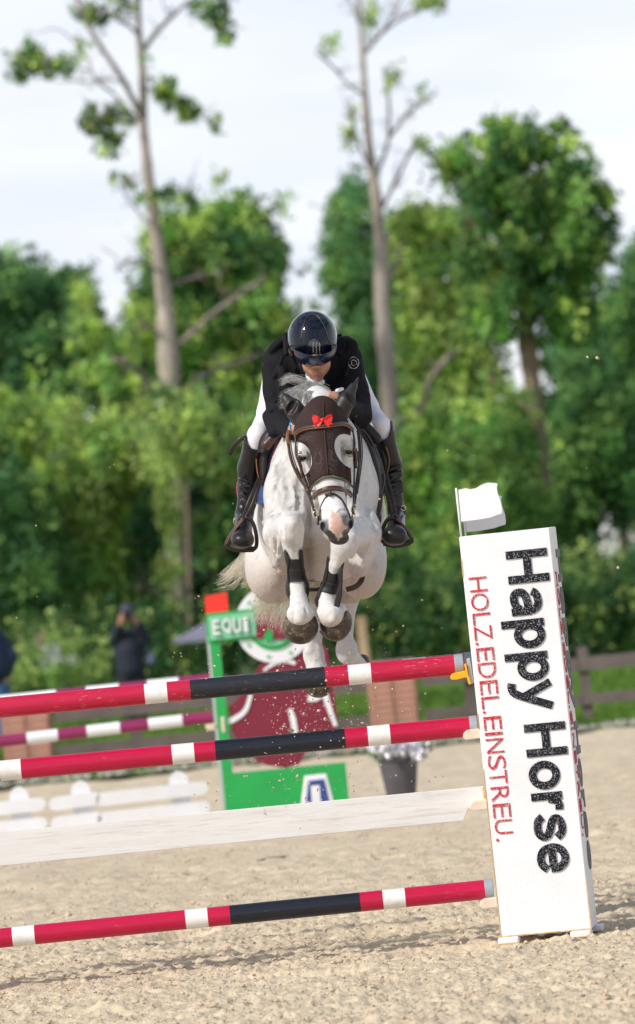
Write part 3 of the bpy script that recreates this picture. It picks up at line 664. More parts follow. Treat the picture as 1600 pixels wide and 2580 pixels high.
# white house glimpsed through the trees on the right
hx = P(1625, 1400, 150); t = thing('house', 'pale house glimpsed through the foliage on the right', 'house', (hx[0], hx[1], 0))
mb = MB(); mb.box((hx[0], hx[1], 2.4), (1.2, 0, 0), (0, 3, 0), (0, 0, 2.4)); mb.build('wall', mat('render_wall', (.62, .6, .6), .8, var=.1, vscale=1), t)
mb = MB(); V = [(hx[0] + a, hx[1] + b, c) for a, b, c in [(-1.4, -3.4, 4.8), (1.4, -3.4, 4.8), (1.4, 3.4, 4.8), (-1.4, 3.4, 4.8), (-1.4, 0, 6.6), (1.4, 0, 6.6)]]
mb.add(V, [(0, 1, 5, 4), (3, 4, 5, 2), (0, 4, 3), (1, 2, 5), (0, 3, 2, 1)]); mb.build('roof', mat('roof_tile', (.28, .11, .07), .8, var=.2), t)
for k in range(2):
    mb = MB(); mb.box((hx[0] - .6 + 1.2 * k, hx[1] - 3.0, 3.2), (.4, 0, 0), (0, .04, 0), (0, 0, .6)); w_ = mb.build('window', mat('window_frame', (.3, .3, .32), .5), t)
    mb = MB(); mb.box((hx[0] - .6 + 1.2 * k, hx[1] - 3.05, 3.2), (.33, 0, 0), (0, .02, 0), (0, 0, .53)); mb.build('pane', mat('window_glass', (.05, .06, .08), .1), w_)
# small blurred garden things behind the hedge
t = thing('garden_post', 'tan wooden post in the undergrowth right of the hind legs', 'post', base_at(915, 1600, 84.5))
mb = MB(); b = P(915, 1625, 84.5); mb.box((b[0], b[1], b[2] / 2 + .15), (.075, 0, 0), (0, .075, 0), (0, 0, b[2] / 2 + .25)); mb.build('shaft', mat('tan_wood', (.45, .31, .2), .8, var=.2), t)
mb = MB(); mb.box((b[0], b[1], b[2] + .43), (.09, 0, 0), (0, .09, 0), (0, 0, .03)); mb.build('cap', mat('tan_wood'), t)
t = thing('parasol', 'grey folded out parasol half hidden behind the green and white wing', 'parasol', base_at(525, 1700, 88))
c = P(528, 1562, 84.6)
mb = MB(); mb.tube([(c[0], c[1], 0), (c[0], c[1], c[2])], .03, 8); mb.build('pole', mat('steel', (.4, .4, .42), .4, metal=.8), t)
mb = MB(); ring = [(c[0] + .62 * math.cos(a), c[1] + .62 * math.sin(a), c[2] - .27) for a in np.linspace(0, 2 * math.pi, 9)[:-1]]
ring2 = [(x, y, z - .06) for x, y, z in ring]
mb.add([tuple(c)] + ring + ring2, [(0, i + 1, (i + 1) % 8 + 1) for i in range(8)] + [(i + 1, i + 9, (i + 1) % 8 + 9, (i + 1) % 8 + 1) for i in range(8)]); mb.build('canopy', mat('grey_canvas', (.17, .175, .23), .8), t)

# ================================================================== DISTANT JUMP: green and maroon wing, purple poles
DE = 41.0
m_green = mat('green_paint', (0.015, 0.36, 0.075), .45, var=.08, vscale=4); m_lgreen = mat('pale_green_paint', (0.20, .55, .33), .5)
m_wpaint = mat('white_paint', (0.78, .78, .80), .45, var=.04, vscale=6); m_maroon = mat('maroon_paint', (0.20, 0.012, 0.035), .45, var=.08, vscale=4)
m_red = mat('flag_red', (0.85, 0.035, 0.02), .5)
g0 = P(700, 2075, DE); t = thing('jump_wing', 'green jump wing with a maroon horse head and a round white emblem', 'jump wing', (g0[0], g0[1], 0))
def poly(n, pts, dz, th, m, par=None, name=None): return plate(pts, DE + dz, th, n, m, par or t)
poly('post', [(528, 1600), (552, 1597), (600, 2092), (574, 2096)], -.03, .06, m_green)
poly('side_strip', [(520, 1604), (527.5, 1603), (573, 2096), (566, 2097)], -.02, .05, mat('grey_metal', (.45, .48, .5), .5))
sb = poly('name_board', [(524, 1553), (640, 1541), (646, 1601), (529, 1614)], -.06, .03, m_lgreen)
poly('board_edge', [(518, 1546), (645, 1533), (652, 1608), (524, 1621)], -.035, .03, m_green)
poly('disc_ring', arc(690, 1572, 98, 98, 0, 360, 49)[:-1], -.02, .03, m_wpaint)
poly('inner_ring', arc(688, 1572, 66, 66, 0, 360, 41)[:-1], -.032, .014, m_green)
poly('inner_disc', arc(688, 1572, 55, 55, 0, 360, 41)[:-1], -.043, .014, m_lgreen)
for a in range(20, 380, 40):
    poly('stud', arc(690 + 83 * math.cos(math.radians(a)), 1572 + 83 * math.sin(math.radians(a)), 5, 5, 0, 360, 9)[:-1], -.03, .012, m_lgreen)
poly('red_head', [(642, 1605), (650, 1570), (648, 1545), (665, 1530), (690, 1528), (705, 1545), (730, 1565), (735, 1600), (712, 1612), (690, 1610), (670, 1600), (655, 1612)], -.058, .014, m_maroon)
poly('green_wedge', [(662, 1612), (675, 1582), (690, 1598), (682, 1614)], -.068, .012, m_green)
# big maroon horse head
head_poly = [(578, 1780), (600, 1760), (632, 1720), (650, 1680), (700, 1640), (735, 1632), (800, 1600), (825, 1640), (838, 1720), (850, 1800), (848, 1850), (800, 1862), (768, 1900), (755, 1925), (720, 1935), (670, 1928), (630, 1905), (600, 1870), (585, 1840)]
poly('horse_head', head_poly, 0, .03, m_maroon)
def band(pts, w): # ribbon outline
    s = spline(pts, 14); T = np.gradient(s, axis=0); T /= np.linalg.norm(T, axis=1)[:, None]; N = np.stack([-T[:, 1], T[:, 0]], 1); ww = np.interp(np.linspace(0, 1, 14), np.linspace(0, 1, len(w)), w)[:, None] / 2
    return [tuple(q) for q in s + N * ww] + [tuple(q) for q in (s - N * ww)[::-1]]
for pts, w in [([(664, 1690), (690, 1672), (720, 1664), (745, 1672)], [6, 10, 14, 8]), ([(632, 1750), (618, 1790), (590, 1812), (560, 1826), (572, 1868)], [9, 12, 14, 18, 16]),
               ([(730, 1786), (738, 1812), (744, 1850)], [10, 15, 14]), ([(776, 1758), (796, 1760), (812, 1752)], [20, 14, 8]), ([(818, 1745), (828, 1780), (846, 1830)], [16, 14, 10]), ([(800, 1655), (812, 1690), (822, 1745)], [4, 8, 12])]:
    poly('white_line', band(pts, w), -.012, .014, m_wpaint)
poly('base_panel', [(570, 1950), (870, 1921), (884, 2062), (586, 2092)], -.05, .05, m_green)
poly('foot', [(560, 2088), (905, 2054), (908, 2066), (562, 2100)], -.16, .32, m_green)
poly('flag', [(516, 1502), (572, 1492), (576, 1540), (540, 1544), (524, 1553), (518, 1545)], -.03, .012, m_red)
# letters helper -----------------------------------------------------------------
GL = {}
def glyph(ch, bold=0.0, ext=0.5):
    key = (ch, bold)
    if key not in GL:
        cu = bpy.data.curves.new('g', 'FONT'); cu.body = ch; cu.size = 1; cu.offset = bold; cu.extrude = 0.5; cu.resolution_u = 4
        o = bpy.data.objects.new('g', cu); COL.objects.link(o); dg = bpy.context.evaluated_depsgraph_get()
        me = bpy.data.meshes.new_from_object(o.evaluated_get(dg)); V = np.array([v.co[:] for v in me.vertices]); Fs = [list(p.vertices) for p in me.polygons]
        bpy.data.objects.remove(o); bpy.data.meshes.remove(me)
        V[:, :2] -= V[:, :2].min(0); V[:, :2] /= V[:, :2].max(0); GL[key] = (V, Fs)
    return GL[key]
def put_letter(ch, O, X, Y, N, m, parent, bold=0.0, name='letter'):
    """glyph box mapped: O lower-left corner, X reading direction*width, Y up*height, N outward*thickness"""
    V, Fs = glyph(ch, bold)
    W_ = O + V[:, :1] * X + V[:, 1:2] * Y + (V[:, 2:3] + .5) * N
    return obj(name, W_, Fs, m, parent, smooth=False)
for i, (ch, x, w) in enumerate([('E', 537, 17), ('Q', 560, 24), ('U', 588, 20), ('I', 615, 10)]):
    a = P(x, 1600 - (x - 537) * .098, DE - .075); b = P(x + w, 1600 - (x + w - 537) * .098, DE - .075); c = P(x - 3, 1562 - (x - 537) * .098, DE - .075)
    put_letter(ch, a, b - a, c - a, -Fw * .012, m_wpaint, sb, .02)

m_purple = mat('purple_paint', (0.26, 0.018, 0.095), .4, var=.1, vscale=5)
def striped_pole(name, label, ends, D, rad, bands, mats, root_name_cat='pole', group=None, cap=None, capmat=None, n=16):
    """bands: list of (px_x_start, material index) along the pole from left to right"""
    (xa, ya), (xb, yb) = ends
    Da, Db = (D, D) if not hasattr(D, '__len__') else D
    at = lambda x: P(x, ya + (yb - ya) * (x - xa) / (xb - xa), Da + (Db - Da) * (x - xa) / (xb - xa))
    ax = at(xb) - at(xa); ax /= np.linalg.norm(ax); u = np.cross(ax, [0, 0, 1.0]); u /= np.linalg.norm(u); v = np.cross(u, ax)
    root = at(xa); t_ = thing(name, label, root_name_cat, tuple(root), group)
    stops = [b[0] for b in bands] + [xb if not cap else cap]
    mb = MB(); xs = []
    for i in range(len(bands)):
        k = max(1, int((stops[i + 1] - stops[i]) / 120)); seg = np.linspace(stops[i], stops[i + 1], k + 1)
        for j in range(k): xs.append((seg[j], bands[i][1]))
    xs.append((stops[-1], 0)); V = []; Fc = []; mi = []
    for x, _ in xs:
        c_ = at(x)
        for q in range(n * 2): a = math.pi * q / n; V.append(c_ + rad * (math.cos(a) * u + math.sin(a) * v))
    n2_ = n * 2
    for i in range(len(xs) - 1):
        for q in range(n2_): Fc.append((i * n2_ + q, (i + 1) * n2_ + q, (i + 1) * n2_ + (q + 1) % n2_, i * n2_ + (q + 1) % n2_)); mi.append(xs[i][1])
    Fc.append(tuple(range(n2_))); mi.append(xs[0][1]); Fc.append(tuple((len(xs) - 1) * n2_ + q for q in range(n2_ - 1, -1, -1))); mi.append(xs[-2][1])
    obj('shaft', V, Fc, mats, t_, smooth=True, mat_idx=mi, autosmooth=50)
    if cap:
        mb = MB(); mb.tube([at(cap), at(cap + 2), at(xb - 1.5), at(xb)], [rad * 1.03, rad * 1.05, rad * 1.05, rad * .98], 28); mb.build('end_cap', capmat, t_, auto=40)
    return t_
pm = [m_purple, m_wpaint]
def pb(x0, first, step, n): return [(x0 + i * step, (first + i) % 2) for i in range(n)]
striped_pole('striped_pole', 'purple and white pole behind the red poles, upper one', [(-300, 1798), (536, 1712)], DE + .05, .048, [(-300, 0), (-90, 1), (68, 1), (70, 0 + 1), (142, 0), (218, 1), (300, 0), (372, 1), (450, 0)], pm, 'pole', 'purple and white poles of the far jump')
striped_pole('striped_pole', 'purple and white pole behind the red poles, lower one', [(-300, 1903), (536, 1806)], DE + .05, .048, [(-300, 1), (-240, 0), (-160, 1), (-85, 0), (68, 1), (146, 0), (219, 1), (303, 0), (374, 1), (460, 0)], pm, 'pole', 'purple and white poles of the far jump')
t = thing('pole_cup', 'cream cup under the lower purple pole', 'cup', tuple(P(540, 1832, DE)), 'cups of the far jump')
plate([(516, 1826), (560, 1820), (562, 1838), (522, 1842)], DE - .02, .1, 'tongue', mat('cream_plastic', (.68, .58, .45), .5), t, bevel=.01)
plate([(556, 1806), (566, 1805), (569, 1846), (560, 1847)], DE - .04, .12, 'bracket', mat('cream_plastic'), t, bevel=.01)
# white plank fence fillers (three)
def white_gate(cx, label, arms=(-95, 95)):
    DW = 42.5
    b = P(cx, horizon(cx) + CAM_H * F / DW, DW); t_ = thing('white_filler_fence', label, 'fence', (b[0], b[1], 0), 'low white filler fences')
    rise = lambda x, y: y - (x - cx) * .098
    yb = horizon(cx) + CAM_H * F / DW
    top = yb - 138
    lean = lambda y: (y - top) * .098
    pts = []
    for (dx, dy) in arc(0, 24, 24, 24, 180, 360, 9): pts.append((cx + dx, top + dy))
    pts += [(cx + 27, top + 40), (cx + 38, yb - 2), (cx - 10, yb + 2), (cx - 22, top + 44)]
    plate([(x, y) for x, y in pts], DW, .04, 'post', m_wpaint, t_)
    for dy in (34, 84):
        y0 = top + dy; sx = lean(y0 + 16)
        xa, xb = cx + arms[0] + sx, cx + arms[1] + sx; q = []
        for dx, dyy in arc(0, 17, 17, 17, 90, 270, 7): q.append((xa + dx + 17, rise(xa + dx, y0 + dyy)))
        for dx, dyy in arc(0, 17, 17, 17, -90, 90, 7): q.append((xb + dx - 17, rise(xb + dx, y0 + dyy)))
        plate(q, DW - .045, .04, 'rail', m_wpaint, t_)
    plate([(cx - 30, yb - 6), (cx + 60, yb - 14), (cx + 60, yb - 4), (cx - 30, yb + 4)], DW - .15, .3, 'foot', m_wpaint, t_)
white_gate(450, 'white filler fence nearest the green base panel', (-215, 70))
white_gate(203, 'white filler fence in the middle of the three', (-85, 45))
white_gate(48, 'white filler fence at the left edge', (-190, 62))
# number cone / trapezoid marker
t = thing('number_marker', 'blue and white trapezoid marker in front of the green panel', 'marker', tuple(P(800, 2080, 39.6) * [1, 1, 0]))
dn = 39.6
plate([(767, 1956), (822, 1950), (862, 2100), (748, 2110)], dn, .12, 'body', m_wpaint, t, bevel=.008)
plate([(777, 1968), (816, 1963), (846, 2092), (764, 2100)], dn - .008, .006, 'panel', mat('blue_print', (.03, .06, .25), .5), t)
a = P(790, 2085, dn - .01); put_letter('1', a, P(812, 2083, dn - .01) - a, P(783, 1980, dn - .01) - a, -Fw * .004, m_wpaint, t, .03)
# flower pot
DP = 43.2; c = P(1010, 1985, DP); gz = 0
t = thing('flower_pot', 'dark grey tapered pot of white flowers behind the plank', 'flower pot', (c[0], c[1], 0))
zs_ = c[2]
ztop = P(1008, 1908, DP)[2]
prof = [(0.115, .005), (.12, .02), (.165, ztop * .93), (.182, ztop * .95), (.182, ztop), (.165, ztop), (.16, ztop - .03), (.0, ztop - .035)]
prof = [(a * 1.0, b) for a, b in prof]
V = []; Fc = []; n = 28
for rr, z in prof:
    for q in range(n): V.append((c[0] + rr * math.cos(2 * math.pi * q / n), c[1] + rr * math.sin(2 * math.pi * q / n), z))
for i in range(len(prof) - 1):
    for q in range(n): Fc.append((i * n + q, i * n + (q + 1) % n, (i + 1) * n + (q + 1) % n, (i + 1) * n + q))
obj('pot', V, Fc, mat('pot_grey', (.085, .08, .09), .6, var=.2, vscale=8), t, autosmooth=40)
crown('foliage', [(1000, 1895, 66, 22), (950, 1895, 22, 18), (1055, 1890, 22, 20)], DP, .12, 70, 16, .075, [(.03, .10, .04), MD, (.05, .16, .04)], 91, t, cr=(.05, .09))
crown('flowers', [(965, 1886, 22, 14), (1010, 1890, 26, 14), (1045, 1888, 24, 20), (938, 1880, 14, 12), (1005, 1872, 62, 14), (1052, 1905, 18, 14), (975, 1905, 12, 10)], DP - .14, .1, 130, 15, .07, [(.42, .43, .40), (.47, .48, .43)], 92, t, cr=(.035, .06), aspect=.9, kind='stuff', label='white flowers over the rim')

# ================================================================== THE FRONT JUMP: white lettered wings
STROKES = {  # centre lines in photo pixels, x along the reading direction, y from the baseline to the letter top
 'H': (83, [[(10, 0), (10, 104)], [(73, 0), (73, 104)], [(19, 52), (64, 52)]]),
 'a': (68, [[(58, 0), (58, 50)], [(9, 55), (15, 64), (32, 69), (49, 65), (58, 49)], [(52, 43), (30, 41), (13, 34), (9, 22), (15, 11), (28, 8.5), (42, 12), (52, 22)]]),
 'p': (74, [[(10, -30), (10, 78)], 'o']), 'o': (74, ['o']),
 'y': (72, [[(6, 78), (38, 8)], [(66, 78), (44, 22), (33, -4), (24, -18), (12, -21), (2, -19)]]),
 'r': (46, [[(10, 0), (10, 78)], [(17, 44), (21, 59), (31, 68), (46, 68)]]),
 's': (73, [[(63, 55), (52, 67), (35, 70), (18, 64), (15, 53), (24, 45), (40, 40), (55, 33), (60, 22), (52, 11), (36, 8), (19, 11), (9, 23)]]),
 'e': (72, [[(17, 38), (58, 38)], [(62, 32), (61, 52), (50, 66), (35, 70), (18, 63), (10, 48), (10, 30), (19, 14), (36, 8), (52, 11), (64, 23)]])}
def stroke_letter(ch, w, O, X, Y, y0, N, m, parent):
    w0, paths = STROKES[ch]; mb = MB()
    for k, p in enumerate(paths):
        if p == 'o': c = 40 if ch == 'p' else w0 / 2; q = np.array([(c + (w0 - 10 - c if ch == 'p' else w0 / 2 - 10) * math.cos(a), 39 + 30 * math.sin(a)) for a in np.linspace(0, 2 * math.pi, 33)])
        else: q = np.array(p, float) if len(p) == 2 else spline(p, 30)
        T = np.gradient(q, axis=0)
        if p == 'o': T[0] = T[-1] = T[0] + T[-1]
        T /= np.linalg.norm(T, axis=1)[:, None]; n_ = np.stack([-T[:, 1], T[:, 0]], 1) * (9.7 if ch != 'H' else 10)
        hgt = 1 + .02 * k; V = []
        for pt, e in zip(q, n_):
            for sx, z in ((1, 0), (1, hgt), (-1, hgt), (-1, 0)):
                g = pt + sx * e; V.append(O + X * g[0] * w / w0 + Y * (y0 + g[1]) + N * z)
        K = len(q); Fc = [(i * 4 + j, i * 4 + (j + 1) % 4, (i + 1) * 4 + (j + 1) % 4, (i + 1) * 4 + j) for i in range(K - 1) for j in range(4)] + [(0, 1, 2, 3), tuple((K - 1) * 4 + j for j in (3, 2, 1, 0))]
        mb.add(V, Fc)
    return mb.build('letter', m, parent)
m_board = mat('wing_white', (0.80, .80, .825), .5, var=.03, vscale=5, bump=.28, bscale=130, dirt=(.60, .50, .36), dirt_amt=.22, dirt_scale=3.2)
m_rust = mat('rust_edge', (.62, .40, .17), .7, var=.3, vscale=30)
m_black = mat('letter_black', (0.006, .007, .013), .55, spec=.25, flecks=(.55, .57, .6), fleck_scale=430, fleck_th=.06)
m_grey = mat('letter_grey', (.15, .15, .16), .7, var=.2, vscale=80)
m_lred = mat('letter_red', (.50, .018, .045), .5, flecks=(.75, .45, .33), fleck_scale=260, fleck_th=.13)
def wing(bl, tl, D_off, label, yawdeg, Wd=0.459, dep=0.27, letters=True):
    """bl, tl: photo pixels of the front face's lower-left and upper-left corners"""
    D0 = groundD(bl[0], bl[1] + 18) + D_off
    O = P(bl[0], bl[1], D0); T = P(tl[0], tl[1], D0 + 0.0); up = T - O; H = np.linalg.norm(up); up /= H
    yaw = math.radians(yawdeg); X = np.array([math.cos(yaw), -math.sin(yaw), 0]); X -= up * (X @ up); X /= np.linalg.norm(X); N = np.cross(X, up)  # N towards the camera side
    if N[1] > 0: N = -N
    B = -N
    t = thing('jump_wing', label, 'jump wing', (O[0], O[1], 0))
    c = O + X * Wd / 2 + up * H / 2 + B * dep / 2
    mb = MB(); mb.box(c, X * Wd / 2, B * dep / 2, up * H / 2); o = mb.build('body', m_board, t)
    b = o.modifiers.new('bevel', 'BEVEL'); b.width = .006; b.segments = 3
    # worn edge strips along the lower rim and left edge
    for (u, v, w, h) in ((-.0015, .0, .004, H * .42), (-.0015, H * .52, .004, .08), (Wd - .002, 0.0, .004, H * .12), (-.0015, H * .9, .004, .09)):
        mb = MB(); mb.box(O + X * (u + w / 2) + up * (v + h / 2) - B * .0005, X * w / 2, B * .0022, up * h / 2); mb.build('worn_edge', m_rust, t)
    mb = MB(); mb.box(O + X * Wd / 2 + up * .003 - B * .0006, X * (Wd / 2 - .004), B * .0022, up * .003); mb.build('worn_edge', m_rust, t)
    for u, w, bb in ((-.012, .105, -.03), (Wd - .105, .105, -.03), (-.012, .105, dep - .05), (Wd - .075, .105, dep - .05)):
        mb = MB(); mb.box(O + X * (u + w / 2) - up * .018 + B * (bb + .035), X * w / 2, B * .045, up * .0175); o = mb.build('foot', m_board, t)
        b = o.modifiers.new('bevel', 'BEVEL'); b.width = .008; b.segments = 2
        mb = MB(); mb.box(O + X * (u + w / 2) - up * .030 + B * (bb - .0115), X * (w / 2 - .006), B * .0012, up * .003); mb.build('worn_edge', m_rust, t)
    s = D0 / F                                       # metres per photo pixel
    big = [('H', 49, 132), ('a', 145, 213), ('p', 223, 297), ('p', 306, 379), ('y', 379, 451), ('H', 487, 570), ('o', 581, 654), ('r', 661, 707), ('s', 713, 786), ('e', 791, 863)]
    small = [('H', 105, 142), ('O', 146, 190), ('L', 196, 226), ('Z', 228, 264), ('.', 269, 276), ('E', 284, 317), ('D', 322, 360), ('E', 367, 402), ('L', 408, 438), ('.', 443, 449), ('E', 458, 492), ('I', 498, 505), ('N', 514, 550), ('S', 557, 592), ('T', 595, 628), ('R', 636, 672), ('E', 679, 714), ('U', 719, 755), ('.', 766, 773)]
    if not letters: return t, O, X, up, B, H
    for ch, a, b_ in big:
        stroke_letter(ch, (b_ - a), O + up * (H - a * s) - B * .0005, -up * s, X * s, 114, -B * .006, m_black, t)
        stroke_letter(ch, (b_ - a), O + X * (Wd + .0005) + up * (H - (a + 8) * s), -up * s, B * s * .72, 104, X * .0045, m_grey, t)
    for ch, a, b_ in small:
        h0, h1 = (14, 58) if ch != '.' else (14, 21)
        put_letter(ch, O + X * h0 * s + up * (H - a * s) - B * .0005, -up * (b_ - a) * s, X * (h1 - h0) * s, -B * .005, m_lred, t, -.012)
        f0 = .12; f1 = .12 + (.28 if ch != '.' else .05)
        put_letter(ch, O + X * (Wd + .0005) + B * dep * f0 + up * (H - (a + 8) * s), -up * (b_ - a) * s, B * dep * (f1 - f0), X * .004, m_lred, t, -.012)
    return t, O, X, up, B, H
w1, O1, X1, U1, B1, H1 = wing((1262, 2362), (1156, 1353), 0.0, 'tall white wing lettered Happy Horse at the right end of the red poles', 9.6)
# second wing of the spread, straight behind it
t2_, O2, X2, U2, B2, H2 = wing((1262, 2325), (1166, 1372), 0.35, 'second white wing mostly hidden behind the lettered one', 5.0, Wd=.40, dep=.2, letters=False)
def flag(t, O, X, up, B, H, dx, dz, name_group=None):
    f = [(.012, .236), (.05, .240), (.072, .232), (.10, .234), (.135, .25), (.165, .256), (.19, .252), (.214, .246), (.207, .226), (.208, .20), (.215, .172), (.221, .145), (.221, .105), (.217, .094), (.19, .090), (.16, .082), (.12, .078), (.07, .075), (.01, .075)]
    b = O + up * H + X * dx + up * dz + B * .03; n = len(f)
    A = [b + X * (x - .002) + up * z + B * .0015 * math.sin(x * 30) for x, z in f]; A = A + [q + B * .003 for q in A]
    V = A; Fc = [list(range(n)), [n + i for i in reversed(range(n))]] + [(i, n + i, n + (i + 1) % n, (i + 1) % n) for i in range(n)]
    obj('cloth', V, Fc, mat('white_plastic', (.82, .82, .84), .45), t, smooth=False)
    mb = MB(); mb.tube([b - up * .002, b + up * .12, b + up * .246], .0055, 10); mb.build('stick', mat('white_plastic'), t, smooth=True)
tf = thing('jump_flag', 'white wavy plastic flag on top of the lettered wing', 'flag', tuple(O1 + U1 * H1), 'white flags of the spread jump'); flag(tf, O1, X1, U1, B1, H1, .008, 0)
tf = thing('jump_flag', 'second white flag showing just behind and below the first', 'flag', tuple(O2 + U2 * H2), 'white flags of the spread jump'); flag(tf, O2, X2, U2, B2, H2, .018, -.012)

def paint(nm, base, scr):
    return mat(nm, base, .32, var=.08, vscale=9, bump=.08, bscale=40, coat=.1, spec=.4, dirt=scr, dirt_amt=.75, dirt_scale=26, stretch=(1, 6, 6))
m_pred = paint('pole_red', (0.50, 0.004, 0.050), (.55, .18, .18)); m_pred2 = mat('pole_red_scuffed', (0.50, .004, .045), .38, var=.1, vscale=9, bump=.15, bscale=50, dirt=(.68, .38, .30), dirt_amt=.9, dirt_scale=17, stretch=(1, 7, 7)); m_pblack2 = mat('pole_black_scuffed', (.012, .014, .022), .4, var=.2, vscale=9, bump=.15, bscale=50, dirt=(.26, .24, .22), dirt_amt=.8, dirt_scale=17, stretch=(1, 7, 7)); m_pwhite = mat('pole_white', (.80, .79, .76), .35, var=.05, vscale=10, dirt=(.5, .42, .3), dirt_amt=.35, dirt_scale=30, coat=.2)
m_pblack = paint('pole_black', (0.010, .013, .022), (.14, .12, .10)); m_cap = mat('pole_cap_grey', (.30, .33, .37), .45, var=.1, vscale=20)
for nm in ('pole_red', 'pole_black', 'pole_red_scuffed', 'pole_black_scuffed'):
    for nd in MATS[nm].node_tree.nodes:
        if nd.type == 'MAP_RANGE' and abs(nd.inputs['From Min'].default_value - .52) < .001: nd.inputs['From Min'].default_value = .60 if 'scuf' not in nm else .60; nd.inputs['From Max'].default_value = .70 if 'scuf' not in nm else .62
PM = [m_pred, m_pwhite, m_pblack]
RP = .0515
striped_pole('striped_pole', 'topmost front pole, scuffed red with black middle and white rings', [(-620, 1841), (1168, 1674)], 26.04, RP, [(-620, 0), (-330, 1), (-273, 0), (365, 1), (422, 0), (480, 2), (820, 0), (878, 1), (935, 0)], [m_pred2, m_pwhite, m_pblack2], 'pole', 'red, black and white poles of the spread', 1145, m_cap)
striped_pole('striped_pole', 'rear pole of the spread, just showing above the topmost front one', [(-560, 1838), (1190, 1668)], 27.15, RP, [(-560, 0), (-250, 1), (-200, 0), (500, 1), (556, 0), (612, 2), (905, 0), (962, 1), (1022, 0)] if False else [(-560, 0), (505, 1), (560, 0), (615, 2), (850, 0), (1015, 1), (1075, 0)], PM, 'pole', 'red, black and white poles of the spread', 1170, m_cap)
striped_pole('striped_pole', 'middle front pole, clean red with black middle', [(-590, 1998), (1203, 1829)], 26.04, RP, [(-590, 0), (0, 1), (54, 0), (434, 1), (490, 0), (543, 2), (870, 0), (927, 1), (983, 0)], PM, 'pole', 'red, black and white poles of the spread', 1183, m_cap)
striped_pole('striped_pole', 'lowest front pole close above the sand', [(-560, 2420), (1243, 2239)], 26.04, RP * .96, [(-560, 0), (32, 1), (88, 0), (468, 1), (524, 0), (580, 2), (908, 0), (965, 1), (1021, 0)], PM, 'pole', 'red, black and white poles of the spread', 1221, m_cap)
# white plank
m_plank = mat('plank_white', (.74, .725, .71), .55, var=.05, vscale=3, bump=.15, bscale=25, stretch=(.6, 6, 9), dirt=(.50, .38, .28), dirt_amt=.6, dirt_scale=7)
tp = thing('jump_plank', 'white wooden plank between the middle and the lowest pole', 'plank', tuple(P(300, 2110, 26.04)))
sl_ = -(2096 - 1981) / 1220
yt = lambda x: 2096 + sl_ * x
pts = [(-620, yt(-620)), (1219, 1981), (1224, 2016), (1205, 2021), (1188, 2028), (1178, 2042), (1170, 2063), (1168, 2068), (900, 2068 - sl_ * 268 + .0), (0, 2182), (-612, 2240)]
plate(pts, 26.01, .028, 'board', m_plank, tp, bevel=.003)
mb = MB(); a_ = P(1217, 1983, 26.005); b_ = P(1222, 2016, 26.005); mb.tube([a_, (a_ + b_) / 2, b_], .005, 6); mb.build('worn_edge', m_rust, tp)
strapD = 26.005
# cups
m_cream = mat('cup_cream', (.74, .62, .48), .5, var=.05, vscale=20); m_yel = mat('cup_yellow', (.85, .42, .01), .4)
def cup(y0, x0, x1, label, m, D0=25.93):
    t = thing('pole_cup', label, 'cup', tuple(P(x1, y0, D0)), 'cups holding the front poles')
    h = 12
    pts = [(x0 + 3, y0 - 4), (x0 + 12, y0 - 12), (x1 + 8, y0 - 17), (x1 + 10, y0 + 7), (x0 + 8, y0 + 13), (x0 + 1, y0 + 6)]
    plate(pts, D0, .10, 'tongue', m, t, bevel=.004)
    return t
cup(1852, 1166, 1205, 'cream plastic cup under the middle front pole', m_cream)
cup(2031, 1182, 1222, 'cream plastic cup holding the end of the white plank', m_cream)
cup(2278, 1208, 1246, 'cream plastic cup under the lowest front pole', m_cream)
t = thing('pole_cup', 'yellow safety cup under the topmost front pole', 'cup', tuple(P(1165, 1705, 25.93)), 'cups holding the front poles')
plate([(1135, 1706), (1139, 1699), (1146, 1696), (1173, 1690), (1178, 1706), (1150, 1713), (1137, 1713)], 25.93, .10, 'tongue', m_yel, t, bevel=.004)
plate([(1170, 1674), (1175, 1672), (1180, 1700), (1188, 1722), (1182, 1726), (1176, 1706)], 25.925, .11, 'bracket', m_yel, t, bevel=.004)
plate([(1176, 1662), (1184, 1658), (1194, 1720), (1186, 1725), (1182, 1712)], 25.94, .10, 'mount', mat('mount_grey', (.42, .41, .38), .5), t, bevel=.003)

